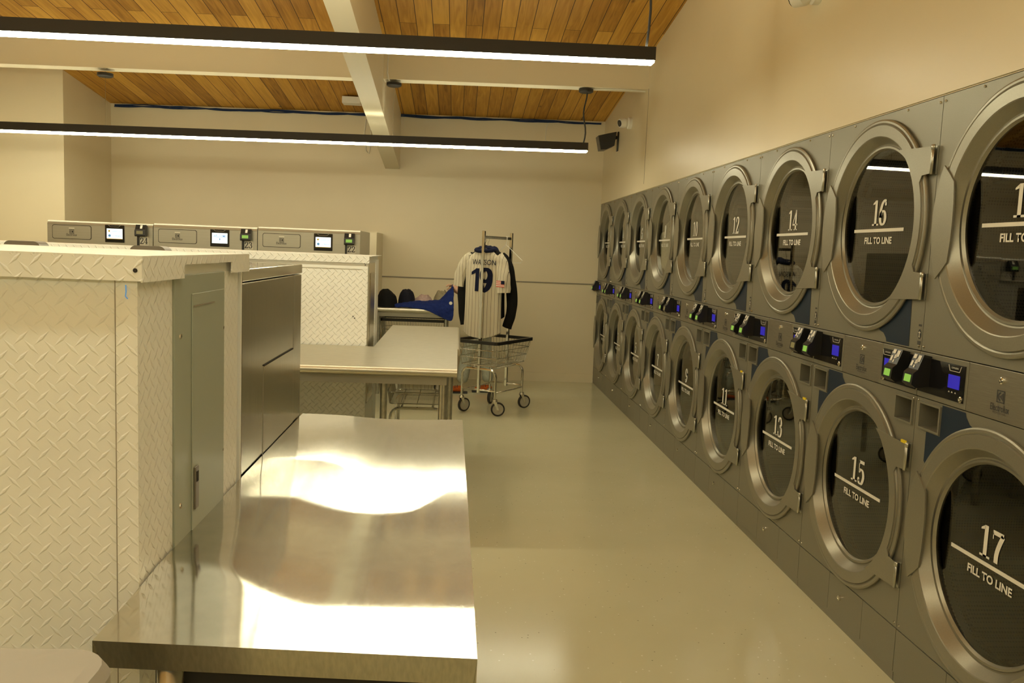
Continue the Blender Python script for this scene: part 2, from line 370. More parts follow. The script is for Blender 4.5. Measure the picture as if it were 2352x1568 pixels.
def emblem_faces(b, h):
    """square mark with a round inner figure, XY plane"""
    def pl(P): b.b.faces.new([b.b.verts.new((x * h, y * h, 0)) for x, y in P])
    t = .09
    pl([(-.5, -.5), (.5, -.5), (.5, -.5 + t), (-.5, -.5 + t)]); pl([(-.5, .5 - t), (.5, .5 - t), (.5, .5), (-.5, .5)])
    pl([(-.5, -.5), (-.5 + t, -.5), (-.5 + t, .5), (-.5, .5)]); pl([(.5 - t, -.5), (.5, -.5), (.5, .5), (.5 - t, .5)])
    n = 12
    for k in range(n):       # left half of the ring, thick
        a, c = PI / 2 + PI * k / n, PI / 2 + PI * (k + 1) / n
        pl([(.36 * math.cos(a), .36 * math.sin(a)), (.36 * math.cos(c), .36 * math.sin(c)), (.24 * math.cos(c), .24 * math.sin(c)), (.24 * math.cos(a), .24 * math.sin(a))])
    pl([(.34, .36), (.34, -.36), (-.14, 0)])
FACE_L = Matrix.Rotation(-PI / 2, 4, 'Z') @ Matrix.Rotation(PI / 2, 4, 'X')   # XY plane -> faces -X (text right = -Y)
ROT_L = FACE_L.to_euler()
ROT_F = (PI / 2, 0, 0)                                                          # faces -Y

# ------------------------------------------------------------------ the setting
XL, YN = -8.0, -4.0
def zc(x, y): return 2.885 - .013 * (DX - x) + .11 * (YB - y)
struct('floor', MB().box(XL, DX + 1.1, YN, YB + .1, -.1, 0), 'floor_vinyl')
struct('wall_back', MB().box(XL, DX + 1.2, YB + .001, YB + .12, 0, 4.0), 'wall_paint')
b = MB(); b.extr([(YN, HT), (YB, HT), (YB, 3.2), (YN, 4.9)], DX, DX + .12, 'x'); b.box(DX, DX + .12, YN, 1.90, 0, HT)
struct('wall_right', b, 'wall_paint')
struct('wall_rear', MB().box(XL, DX + .2, YN - .12, YN, 0, 5), 'wall_paint')
struct('wall_left', MB().box(XL - .12, XL, YN, YB, 0, 5), 'wall_paint')
struct('wall_behind_dryers', MB().box(DX + 1.05, DX + 1.15, 1.5, YB, 0, 2.2), 'wall_paint')
b = MB(); q = [(XL, YN), (DX + .1, YN), (DX + .1, YB + .05), (XL, YB + .05)]
lo = [b.b.verts.new((x, y, zc(x, y))) for x, y in q]; hi = [b.b.verts.new((x, y, zc(x, y) + .06)) for x, y in q]
b.b.faces.new(lo); b.b.faces.new(hi[::-1])
for i in range(4): b.b.faces.new((lo[i], lo[(i + 1) % 4], hi[(i + 1) % 4], hi[i]))
struct('ceiling', b, 'wood_planks')
struct('wall_left_block', MB().extr([(XL, 0), (-3.71, 0), (-3.71, 3.0), (XL, 3.0)], 8.37, YB, 'y'), 'wall_paint')
# beams
b = MB(); b.extr([(-3.6, zc(-3.6, 7.3)), (-3.6, 2.768), (DX, 2.836), (DX, zc(DX, 7.3) + .03)], 7.30, 7.45, 'y')
b.extr([(XL, zc(XL, 7.3)), (XL, 2.69), (-3.6, 2.768), (-3.6, zc(-3.6, 7.3) + .03)], 7.30, 7.45, 'y')
struct('trim_1', b, 'beam_paint')
b = MB(); b.extr([(YB, 2.27), (YB, 2.93), (YN, 4.42), (YN, 3.92), (4.9, 2.845)], -.823, -.668, 'x'); struct('trim_2', b, 'beam_paint')
for yy in (3.9, .5, -2.9):
    pass
b = MB(); b.box(XL, DX, 3.2, 3.35, 3.21, 3.5); 
# wall details
struct('trim_3', MB().box(-3.71, DX, YB - .008, YB, 1.100, 1.112), 'groove')
struct('baseboard_back', MB().box(-3.71, DX, YB - .012, YB, 0, .10), 'wall_paint')
struct('trim_4', MB().box(DX - .006, DX, 1.9, YB, HT + .004, HT + .055), 'wall_paint')
struct('trim_5', MB().box(DX - .002, DX, 7.29, 7.296, HT + .06, 2.84), 'groove')
struct('trim_6', MB().box(-.97, -.83, 8.75, YB, 0, 1.57), 'wall_paint')
struct('baseboard_left_block', MB().box(-3.71, -3.70, 8.36, YB, 0, .10), 'wall_paint')

# ------------------------------------------------------------------ pendant lights
def fixture(name, label, Y, xr, xl, zb, tilt, cans, hb=.065, rc=.0045, sw=.020):
    t = thing(name, label, 'pendant light', (xr, Y, zb), 0, None)
    t.rotation_euler = (0, -tilt, 0) if False else (0, 0, 0)
    L = xr - xl
    def zz(x): return -tilt * (-x)            # x local (negative to the left)
    b = MB(); b.b.faces  # body
    b.extr([(-L, zz(-L)), (0, 0), (0, hb - rc), (-L, zz(-L) + hb - rc)], -.026, .026, 'y')
    for sg in (-1, 1): b.extr([(-L, zz(-L) + hb - rc), (0, hb - rc), (0, hb), (-L, zz(-L) + hb)], sg * (sw + .001), sg * .026, 'y')
    b.box(-.004, 0, -sw - .001, sw + .001, hb - rc, hb); b.build('housing', 'fixture_black', t)
    b = MB(); b.extr([(-L + .01, zz(-L) - .017), (-.012, -.017), (-.004, -.010), (-.004, 0), (-L + .01, zz(-L))], -.023, .023, 'y'); b.build('diffuser', 'led_down', t)
    b = MB(); b.extr([(-L + .02, zz(-L) + hb - rc + .001), (-.02, hb - rc + .001), (-.02, hb - rc + .003), (-L + .02, zz(-L) + hb - rc + .003)], -sw, sw, 'y'); b.build('uplight_strip', 'led_up' if rc > .02 else 'led_up_wide', t)
    for (cx, zt, thick) in cans:
        lx = cx - xr
        MB().lathe([(zt - zb, .062), (zt - zb - .022, .062), (zt - zb - .03, .05), (zt - zb - .03, .001)], (lx, 0, 0), 'z', 24).build('canopy', 'fixture_black', t)
        z0 = zz(lx) + hb
        pts = [(lx + (.012 * math.sin(k / 8 * PI * 2) if thick else 0), 0, z0 + (zt - zb - .03 - z0) * k / 10) for k in range(11)]
        MB().tube(pts, .0065 if thick else .0018, 6).build('cord', 'cable_black' if thick else 'wire', t)
    return t
fixture('linear_pendant_light', 'long black linear pendant light with white glowing strip, nearer and higher of the two', 4.35, .945, -5.2, 2.405, .010, [(.90, 3.42, 1), (-3.0, 3.36, 0)])
fixture('linear_pendant_light', 'long black linear pendant light hanging below the white cross beam, farther of the two', 7.37, 1.068, -4.6, 2.312, .0125, [(1.03, 2.822, 1), (-.585, 2.79, 0), (-2.93, 2.745, 0)], rc=.035, sw=.011)
for Y in (1.2, -1.9):
    fixture('linear_pendant_light', 'black linear pendant light behind the camera, %s row' % ('nearer' if Y > 0 else 'rearmost'), Y, .9, -6.4, 2.62, .0, [(.85, 3.72 if Y > 0 else 4.05, 1)])

# ------------------------------------------------------------------ tumble dryers
CY = -.01; CZU, CZL = 1.577, .585; RD = .392
DIG = {}
def dnum(k):
    if k not in DIG:
        me = number_me(str(k), .095); me.materials.append(M['white_print']); DIG[k] = me
    return DIG[k]
T_FILL = text_me('FILL TO LINE', .026, .21, .03); T_FILL.materials.append(M['white_print'])
T_BRAND = text_me('Electrolux', .020, .085, .01); T_BRAND.materials.append(M['dark_print'])
T_BRAND2 = text_me('PROFESSIONAL', .0055, .06); T_BRAND2.materials.append(M['dark_print'])
T_COMP = text_me('COMPASSPRO', .0055, .038, .0); T_COMP.materials.append(M['white_print'])
h = .42 - .0015
def cabinet(b):
    up_out = rect(-h, h, 1.157, HT - .002); lo_out = rect(-h, h, .190, 1.003)
    v1 = rect(-.295, -.40, .908, .985); v2 = rect(.275, .388, .908, .985)
    b.holed(0, up_out, [circ(CY, CZU, .345)]); b.holed(0, lo_out, [circ(CY, CZL, .345), v1, v2])
    for z0, z1 in ((1.157, HT - .002), (.190, 1.003)):        # returned edges
        for y in (-h, h):
            b.b.faces.new([b.b.verts.new(q) for q in ((0, y, z0), (.03, y, z0), (.03, y, z1), (0, y, z1))])
        for z in (z0, z1):
            b.b.faces.new([b.b.verts.new(q) for q in ((0, -h, z), (.03, -h, z), (.03, h, z), (0, h, z))])
def carcass(b):                                   # dark shell behind the front sheets
    b.holed(.03, rect(-.4192, .4192, 0.0, HT - .001), [circ(CY, CZU, .34), circ(CY, CZL, .34), rect(-.293, -.402, .906, .987), rect(.273, .390, .906, .987)])
    for y in (-.4192, .4192): b.b.faces.new([b.b.verts.new(q) for q in ((.03, y, 0), (1.0, y, 0), (1.0, y, HT - .001), (.03, y, HT - .001))])
    b.b.faces.new([b.b.verts.new(q) for q in ((.03, -.4192, HT - .001), (1., -.4192, HT - .001), (1., .4192, HT - .001), (.03, .4192, HT - .001))])
    b.b.faces.new([b.b.verts.new(q) for q in ((1., -.4192, 0), (1., .4192, 0), (1., .4192, HT - .001), (1., -.4192, HT - .001))])
def drum(b):
    b.lathe([(.0, .345), (.07, .33), (.075, .30), (.09, .30), (.10, .37), (.72, .37)], (0, 0, 0), 'x', 64)
    b.disc((.72, 0, 0), .37, 'x')
    for k in range(3):
        a = k * 2 * PI / 3 + .5
        b.tube([(.11, .33 * math.cos(a), .33 * math.sin(a)), (.7, .33 * math.cos(a), .33 * math.sin(a))], .035, 6)
def door(b):
    b.lathe([(.0, .388), (-.012, .392), (-.018, .391), (-.022, .386), (-.0225, .379), (-.0195, .3745), (-.0175, .3725), (-.0265, .3705), (-.0275, .332), (-.0245, .3285), (.026, .305), (.028, .300), (.022, .297), (.022, .290), (.036, .284), (.045, .284)], (0, 0, 0), 'x', 96)
def handle(b):
    P = [(.396 * math.cos(math.radians(a)), .396 * math.sin(math.radians(a))) for a in range(27, -28, -3)]
    P += [(.318, -.150), (.292, -.125), (.284, -.06), (.282, 0), (.284, .06), (.292, .125), (.318, .150)]
    b.extr(P, -.034, -.026, 'x')
def hingeplate(b):
    P = [(-.19, .262), (-.399, .250), (-.399, .163), (-.352, .160)]
    P += [(-.366 * math.cos(math.radians(a)), .366 * math.sin(math.radians(a))) for a in range(22, -23, -4)]
    P += [(-.352, -.160), (-.399, -.163), (-.399, -.250), (-.19, -.262)]
    P += [(-.327 * math.cos(math.radians(a)), .327 * math.sin(math.radians(a))) for a in range(-52, 53, 5)]
    b.extr(P, -.031, -.0265, 'x')
def barrel(b, z0, z1, zk):
    b.cyl((-.024, -.4005, z0), (-.024, -.4005, z1), .0075, 12); b.box(-.008, 0, -.408, -.392, z0, z1); b.cyl((-.024, -.4005, z1 - .012), (-.024, -.4005, z1 + .004), .009, 12)
def graphic(b, lower):
    if not lower:
        P = [(-.34, 1.162), (-.185, 1.162), (-.180, 1.175), (-.160, 1.192), (-.13, 1.198)] + [(CY + .365 * math.cos(math.radians(a)), CZU + .365 * math.sin(math.radians(a))) for a in range(-108, -153, -4)]
    else:
        P = [(.345, .80), (.345, .897), (.265, .897), (.265, .999), (.14, .999), (.135, .985), (.115, .966), (.09, .960)] + [(CY + .365 * math.cos(math.radians(a)), CZL + .365 * math.sin(math.radians(a))) for a in range(74, 28, -4)]
    vs = [b.b.verts.new((-.0012, y, z)) for y, z in P]; b.b.faces.new(vs)
def vent(b, y0, y1):
    z0, z1 = .908, .985
    def q(*P): b.b.faces.new([b.b.verts.new(p) for p in P])
    q((0, y0, z0), (.06, y0, z0), (.06, y0, z1), (0, y0, z1)); q((0, y1, z0), (.06, y1, z0), (.06, y1, z1), (0, y1, z1))
    q((0, y0, z0), (.06, y0, z0), (.06, y1, z0), (0, y1, z0)); q((0, y0, z1), (.06, y0, z1), (.06, y1, z1), (0, y1, z1)); q((.06, y0, z0), (.06, y1, z0), (.06, y1, z1), (.06, y0, z1))
    f = .007
    b.box(-.006, .0, y0 - f, y0, z0 - f, z1 + f); b.box(-.006, .0, y1, y1 + f, z0 - f, z1 + f); b.box(-.006, 0, y0, y1, z0 - f, z0); b.box(-.006, 0, y0, y1, z1, z1 + f)
def screws(b):
    for y in (-h + .014, h - .014):
        for z in (HT - .02, 1.170, .992, .205): b.lathe([(0, .005), (-.003, .004), (-.004, .001)], (0, y, z), 'x', 8)
    for y in (-.2, .2): b.lathe([(0, .005), (-.003, .004), (-.004, .001)], (0, y, HT - .012), 'x', 8)
def console(b, y0, y1):
    b.box(-.003, .03, y0, y1, 1.006, 1.154, .0015)
def glossface(b, y0, y1):
    b.box(-.006, -.003, y0, y1, 1.024, 1.138)
def reader(b, yc):
    # sloping black housing: upper card face leans back, lower display juts out
    P = [(-.004, 1.145), (-.030, 1.150), (-.048, 1.100), (-.062, 1.088), (-.066, 1.052), (-.050, 1.040), (-.004, 1.046)]
    A = [b.b.verts.new((x, yc - .030, z)) for x, z in P]; B = [b.b.verts.new((x, yc + .030, z)) for x, z in P]; n = len(P)
    for i in range(n): b.b.faces.new((A[i], A[(i + 1) % n], B[(i + 1) % n], B[i]))
    b.b.faces.new(A[::-1]); b.b.faces.new(B)
def reader_marks(b, yc):
    def q(ya, yb, s0, s1):   # s along the upper slope from (-.048,1.100) to (-.030,1.150)
        f = lambda s: (-.048 + .018 * s - .0012, 1.100 + .05 * s)
        (xa, za), (xb, zb) = f(s0), f(s1)
        b.b.faces.new([b.b.verts.new(p) for p in ((xa, ya, za), (xa, yb, za), (xb, yb, zb), (xb, ya, zb))])
    q(yc + .006, yc + .024, .68, .95); q(yc + .012, yc + .024, .18, .52); q(yc - .004, yc + .004, .10, .28)
    q(yc - .006, yc + .004, .36, .62); q(yc - .022, yc - .004, .5, .92); q(yc - .012, yc - .002, .4, .7)
def reader_lcd(b, yc):
    b.b.faces.new([b.b.verts.new(p) for p in ((-.0632, yc - .020, 1.082), (-.0632, yc + .020, 1.082), (-.0665, yc + .020, 1.058), (-.0665, yc - .020, 1.058))])
def lcd(b, y0, y1): b.box(-.0075, -.006, y0, y1, 1.062, 1.104)
def comp_frame(b, yc):
    for (a, c, d, e) in ((-.034, 1.134, -.026, 1.116), (-.026, 1.116, .026, 1.116), (.026, 1.116, .034, 1.134)):
        b.tube([(-.0065, yc + a, c), (-.0065, yc + d, e)], .0009, 4)
    for k, yy in enumerate((.022, .006, -.012)):
        b.tube([(-.0065, yc + yy - .003, 1.048), (-.0065, yc + yy, 1.052), (-.0065, yc + yy + .003, 1.048)], .0009, 4)
def lock(b, y, z): b.lathe([(0, .011), (-.008, .010), (-.010, .007), (-.010, .003), (-.006, .001)], (0, y, z), 'x', 16)
def wlabel(b):
    z0 = 1.21
    b.b.faces.new([b.b.verts.new((-.0012, -.402 + .010 * math.cos(k * PI / 10), z0 + .0165 * math.sin(k * PI / 10))) for k in range(20)])
    for (za, zb) in ((1.236, 1.243), (1.174, 1.187)):
        b.b.faces.new([b.b.verts.new(p) for p in ((-.0012, -.411, za), (-.0012, -.393, za), (-.0012, -.393, zb), (-.0012, -.411, zb))])
def wfig(b):
    b.tube([(-.0018, -.402, 1.199), (-.0018, -.402, 1.219)], .0014, 4); b.tube([(-.0018, -.409, 1.215), (-.0018, -.395, 1.215)], .0009, 4)
    b.tube([(-.0018, -.406, 1.198), (-.0018, -.402, 1.207), (-.0018, -.398, 1.198)], .0009, 4)
def make_dryer(i):
    odd, even = 17 - 2 * i, 18 - 2 * i
    yc = Y0 - UW / 2 + UW * i
    where = {0: 'nearest the camera, cut by the picture edge', 8: 'against the back wall'}.get(i, 'between the %d/%d and %d/%d dryers' % (even - 2, odd - 2, even + 2, odd + 2))
    t = thing('tumble_dryer', 'stacked grey double dryer, doors numbered %d over %d' % (even, odd), 'dryer', (DX, yc, 0), 0, 'stacked dryers along the right wall')
    part('cabinet', 'cab', cabinet, 'dryer_steel', t); part('carcass', 'car', carcass, 'dark_gap', t)
    for cz, num, lowd in ((CZU, even, False), (CZL, odd, True)):
        part('drum', 'drum', drum, 'drum', t, (0, CY, cz))
        d = part('door', 'door', door, 'door_steel', t, (0, CY, cz)); d.scale = (.66, 1, 1)
        part('handle', 'handle', handle, 'door_steel', d); part('hinge_plate', 'hp', hingeplate, 'door_steel', d)
        part('hinge_pin', 'pinu', lambda b: barrel(b, .160, .252, 0), 'galvanised', d); part('hinge_pin', 'pinl', lambda b: barrel(b, -.252, -.165, 0), 'galvanised', d)
        g = part('glass', 'glass', lambda b: b.disc((.037, 0, 0), .285, 'x', 64), 'door_glass', d); g['label'] = 'dark round glass pane'
        o = link('number', dnum(num), None, d, (.0345, .002, .054), ROT_L); o['label'] = 'white numeral %d' % num
        part('fill_line', 'fl', lambda b: b.box(.0340, .0350, -.183, .197, -.018, -.006), 'white_print', d)
        link('fill_text', T_FILL, None, d, (.0345, 0, -.050), ROT_L)
        part('graphic', 'gr%d' % lowd, (lambda b: graphic(b, True)) if lowd else (lambda b: graphic(b, False)), 'blue_sticker', t)
        if lowd and odd >= 11: part('sticker', 'yst', lambda b: b.box(-.034, -.0265, -.402, -.372, .252, .262), 'yellow', d)
    part('coin_recess', 'v1', lambda b: vent(b, -.40, -.295), 'dryer_steel', t); part('coin_recess', 'v2', lambda b: vent(b, .275, .388), 'dryer_steel', t)
    for key, y0, y1 in (('a', -.400, -.305), ('b', .28, .383)):
        part('recess_dark', 'si' + key, lambda b: b.box(.052, .058, y0 + (0 if key == 'a' else 0), (y0 + y1) / 2, .910, .983), 'black_plastic', t)  # black half panel standing in for the dark side of the recess
    part('screw', 'scr', screws, 'bright_steel', t)
    part('warning_label', 'wl', wlabel, 'dark_print', t); part('warning_figure', 'wf', wfig, 'white_print', t)
    # control strip
    for key, y0, y1, f0, f1, rc, s0, s1 in (('L', .143, h, .155, .412, .375, .178, .238), ('R', -h, -.168, -.412, -.180, -.330, -.232, -.196)):
        c = part('console', 'con' + key, lambda b: console(b, y0, y1), 'dryer_steel', t)
        part('console_face', 'cf' + key, lambda b: glossface(b, f0, f1), 'black_gloss', c)
        part('card_reader', 'rd' + key, lambda b: reader(b, rc), 'black_plastic', c)
        part('reader_icons', 'ri' + key, lambda b: reader_marks(b, rc), 'white_print', c)
        dim = (key == 'L' and i in (4,)) or (key == 'R' and i == 2)
        part('reader_display', 'rl%s%s' % (key, dim), lambda b: reader_lcd(b, rc), 'dim_lcd' if dim else 'green_lcd', c)
        part('screen', 'lc' + key, lambda b: lcd(b, s0, s1), 'blue_lcd', c)
        yc2 = (s0 + s1) / 2
        part('buttons', 'cb' + key, lambda b: comp_frame(b, yc2), 'white_print', c)
        link('lettering', T_COMP, None, c, (-.0065, yc2, 1.126), ROT_L)
        part('lock', 'lk' + key, lambda b: lock(b, f0 + .012 if key == 'L' else f1 - .015, 1.034), 'bright_steel', c)
    pl = part('logo_plate', 'lp', lambda b: b.box(-.003, .03, -.165, .140, 1.006, 1.154, .0015), 'brushed_plate', t)
    part('lock', 'lk0', lambda b: lock(b, -.02, 1.122), 'chrome', pl)
    if 'emb' not in CACHE:
        bb = MB(); emblem_faces(bb, .036); CACHE['emb'] = bb.mesh('emblem'); CACHE['emb'].materials.append(M['dark_print'])
    link('emblem', CACHE['emb'], None, pl, (-.0038, -.02, 1.076), ROT_L)
    link('lettering', T_BRAND, None, pl, (-.0038, -.02, 1.043), ROT_L); link('lettering', T_BRAND2, None, pl, (-.0038, -.02, 1.028), ROT_L)
    # bottom access panels
    for k, (y0, y1) in enumerate(((-h, -.176), (-.174, .110), (.112, h))):
        a = part('access_panel', 'ap%d' % k, lambda b: b.box(.0, .028, y0, y1, .034, .186, .001), 'dryer_steel', t)
        if k == 1: part('lock', 'lk3', lambda b: lock(b, .005, .120), 'chrome', a)
    part('kick_plate', 'kp', lambda b: b.box(.004, .028, -h, h, 0, .031), 'dryer_steel', t)
    return t
for i in range(9): make_dryer(i)
# laundry inside dryer 8 (upper door)
def lump(b, cx, cy, cz, rx, ry, hgt, seed=0, nz=.25, N=40, R=16, flat=1.6):
    def f(u, v):
        a = 2 * PI * u; rr = v
        x, y = math.cos(a) * rr, math.sin(a) * rr
        k = 1 + .18 * noise.noise(Vector((math.cos(a) * 1.3 + seed, math.sin(a) * 1.3, seed)))
        z = hgt * (max(0, 1 - rr ** (2 * flat))) ** .6
        wv = noise.fractal(Vector((x * 2.2 + seed * 3.1, y * 2.2, seed)), 1., 2., 4)
        z = max(.004, z * (1 + nz * wv * 1.6)) if rr < .999 else .001
        return (cx + x * rx * k, cy + y * ry * k, cz + z)
    b.grid(f, N, R, True)
    b.b.faces.new([b.b.verts.new((cx + rx * math.cos(2 * PI * k / 24), cy + ry * math.sin(2 * PI * k / 24), cz + .001)) for k in range(24)])
t8 = Y0 - UW / 2 + UW * 5
b = MB()
def f8(u, v):
    a = 2 * PI * u; ph = PI * v
    p = Vector((math.sin(ph) * math.cos(a), math.sin(ph) * math.sin(a), math.cos(ph)))
    q = 1 + .35 * noise.fractal(p * 2.1 + Vector((3, 1, 2)), 1., 2., 4)
    return (DX + max(.034 + .004 * noise.noise(p * 6), .15 + p.x * .17 * q), t8 + .01 + max(-.285, min(.285, p.y * .27 * q)) * .93, CZU - .05 + p.z * .20 * q)
b.grid(f8, 48, 24, True)
tag(b.build('laundry_pile', 'white_laundry'), 'crumpled white laundry pressed behind the glass of dryer 8', 'laundry')

# ------------------------------------------------------------------ front worktable with dents
def g2(x, y, x0, y0, sx, sy): return math.exp(-(((x - x0) / sx) ** 2 + ((y - y0) / sy) ** 2))
def ss(t): t = min(1, max(0, t)); return t * t * (3 - 2 * t)
TX0, TX1, TYA, TYB, TZ = -.5065, .046, 1.165, 2.875, .85
def slope(x, y):
    k = min(1, max(0, (x + .45) / .25))            # 0 at the left .. 1 from x=-.20 on
    yb = 1.465 - .155 * ss(k); d = yb - 1.165
    v = .20 * (y - 1.165) if y < yb else .20 * d * math.exp(-((y - yb) / .035) ** 2)
    q = (x + .35) / .37                              # 0 left .. 1 right
    yu = 2.24 - .24 * ss(q * 1.4) + .09 * ss((q - .75) / .3); yl = 1.93 - .09 * math.sin(PI * min(1, max(0, q))) + .13 * ss((q - .7) / .3)
    win = ss((y - yl + .05) / .05) * ss((yu + .05 - y) / .05)
    v += .098 * (y - 2.105) * win * ss((x + .50) / .08)
    v += .0035 * noise.noise(Vector((x * 3.1 + 3, y * 2.3, .3))) + .0012 * noise.noise(Vector((x * 14, y * 10, 1.3)))
    return v
HN = 300
def ycoord(x, v):
    y0 = TYA + .045 * (1 - (x - TX0) / (TX1 - TX0)); return y0 + (TYB - y0) * v
def heights(x):
    out = [0.]; 
    for k in range(1, HN):
        ya, yb = ycoord(x, (k - 1) / (HN - 1)), ycoord(x, k / (HN - 1)); out.append(out[-1] + slope(x, (ya + yb) / 2) * (yb - ya))
    return out
HC_ = {}
def ttop(u, v):
    x = TX0 + (TX1 - TX0) * u
    if u not in HC_: HC_[u] = heights(x)
    return (x - .014 * v * u, ycoord(x, v), TZ + HC_[u][round(v * (HN - 1))])
t = thing('folding_table', 'dented stainless steel folding table in the foreground beside the white plate enclosure', 'table', (0, 0, 0))
b = MB(); g = b.grid(ttop, 90, HN)
bs = MB()
def skirt(vs, dx, dy, dz):
    hi = [bs.b.verts.new(v.co) for v in vs]; lo = [bs.b.verts.new((v.co.x + dx, v.co.y + dy, TZ - dz)) for v in vs]
    for i in range(len(vs) - 1):
        f = bs.b.faces.new((hi[i], hi[i + 1], lo[i + 1], lo[i])); f.smooth = False
skirt(g[0], 0, .012, .046); skirt(g[-1], 0, -.01, .046); skirt([r[-1] for r in g], -.004, 0, .046); skirt([r[0] for r in g], 0, 0, .046)
b.build('tabletop', 'table_steel', t); bs.build('edge_skirt', 'dark_stainless', t)  # same steel as the top; skirt darkened to stand for a dark reflection
for x, y in ((-.405, 1.235), (.0, 1.235), (-.43, 2.78), (.0, 2.78)):
    MB().cyl((x, y, .0), (x, y, .83), .019, 16).build('leg', 'galvanised', t)
MB().box(-.46, .02, 1.27, 2.82, .28, .30).build('undershelf', 'dark_stainless', t)
MB().box(-.435, .03, 1.26, 1.275, .70, .80).build('underside_dark', 'dark_gap', t)  # black sheet standing in for the dark space under the tabletop

# ------------------------------------------------------------------ enclosure 1 (near) : white diamond plate
t = thing('plate_enclosure', 'white diamond plate utility enclosure at left in the foreground', 'enclosure', (-.51, 1.40, 0))
E1X, E1Y, E1Z = -.510, 1.400, 1.362
def P1(o): o.location = (.51, -1.40, 0); return o
P1(MB().box(-2.6, E1X, E1Y, E1Y + .003, 0, E1Z).build('front_panel', 'diamond_xz', t))
P1(MB().box(-2.6, E1X - .002, E1Y + .003, 2.03, 0, E1Z + .0335).build('frame', 'plate_smooth', t))
P1(MB().box(E1X - .002, E1X, E1Y + .003, 1.568, 0, E1Z).build('side_panel', 'diamond_yz', t))
P1(MB().box(E1X - .002, E1X, 1.900, 2.026, 0, E1Z).build('side_panel', 'diamond_yz', t))
P1(MB().box(-.543, E1X + .001, E1Y - .002, E1Y, 0, E1Z).build('corner_trim', 'diamond_xz', t))
P1(MB().box(-.5445, -.5430, E1Y - .0022, E1Y, 0, E1Z).build('seam', 'groove', t))
b = MB(); b.box(-2.6, E1X + .012, E1Y - .013, 2.085, E1Z + .034, E1Z + .037)
c = P1(b.build('cap', 'diamond_xy', t))
b = MB(); b.box(-2.6, E1X + .012, E1Y - .013, E1Y - .010, E1Z - .003, E1Z + .034); MB
P1(b.build('cap_lip', 'diamond_xz', t))
b = MB()
for y0, y1, z0 in ((E1Y - .010, 1.60, E1Z - .005), (1.60, 1.93, E1Z + .020), (1.93, 2.085, E1Z - .004)): b.box(E1X + .009, E1X + .012, y0, y1, z0, E1Z + .034)
P1(b.build('cap_lip', 'diamond_yz', t))
P1(MB().lathe([(0, .0035), (-.001, .0035), (-.001, .0005)], (-.508, E1Y - .0132, E1Z + .014), 'y', 12).build('screw_hole', 'dark_gap', t))
b = MB(); b.tube([(-.527, E1Y - .0025, 1.352), (-.5265, E1Y - .0025, 1.342), (-.5275, E1Y - .0025, 1.334), (-.524, E1Y - .0025, 1.330)], .0009, 5); P1(b.build('pen_mark', 'screen_blue_text', t))
# electrical panel door in it
ep = P1(MB().box(E1X - .001, E1X + .004, 1.569, 1.898, .55, 1.362, .0012).build('electrical_panel', 'electric_grey', t)); ep['label'] = 'grey green electrical panel cover'
MB().box(E1X + .004, E1X + .0065, 1.665, 1.885, .60, 1.325, .001).build('panel_door', 'electric_grey', ep)
b = MB(); b.box(E1X + .0063, E1X + .0078, 1.672, 1.81, 1.300, 1.3025); b.build('label_slot', 'groove', ep)
b = MB(); b.box(E1X + .0065, E1X + .011, 1.672, 1.694, .90, .985, .002); b.build('latch', 'dome_grey', ep)
MB().box(E1X + .011, E1X + .012, 1.678, 1.688, .955, .975).build('latch_hole', 'dark_gap', ep)
b = MB()
for y, z in ((1.60, 1.25), (1.60, .93), (1.885, 1.24), (1.885, .97)): b.lathe([(0, .0055), (.0022, .005), (.003, .001)], (E1X + .004, y, z), 'x', 10)
b.build('screw', 'bright_steel', ep)
P1(MB().box(E1X - .012, E1X + .002, 2.047, 2.058, 0, 1.36).build('edge_strip', 'plate_smooth', t))
P1(MB().box(E1X - .03, E1X - .012, 2.026, 2.06, 0, 1.36).build('gap_backing', 'dark_gap', t))

# ------------------------------------------------------------------ stainless washer beyond it
t = thing('commercial_washer', 'dark brushed stainless washer seen from its side, standing past the near enclosure', 'washer', (-.85, 2.46, 0))
def W1(o): o.location = (.85, -2.46, 0); return o
W1(MB().box(-1.19, E1X, 2.066, 2.840, 0, 1.330, .004).build('body', 'dark_stainless', t))
W1(MB().box(-1.19, E1X + .0015, 2.064, 2.842, 1.332, 1.362, .003).build('top', 'chrome', t))
b = MB(); b.box(E1X + .0003, E1X + .0012, 2.298, 2.712, .55, 1.098, .0004); W1(b.build('access_panel', 'dark_stainless', t))
b = MB()
b.box(E1X, E1X + .0027, 2.300, 2.700, 1.099, 1.1025)
W1(b.build('seam', 'dark_gap', t)); b = MB(); b.box(E1X, E1X + .0008, 2.2965, 2.2975, 0, 1.10); b.box(E1X, E1X + .0008, 2.713, 2.7145, 0, 1.33); W1(b.build('seam', 'washer_steel', t))
W1(MB().lathe([(1.362, .012), (1.372, .012), (1.374, .009), (1.374, .001)], (-.57, 2.2, 0), 'z', 16).build('top_cap', 'dome_grey', t))
W1(MB().box(-1.0, -.75, 2.3, 2.6, 1.362, 1.366, .001).build('hopper_lid', 'bright_steel', t))

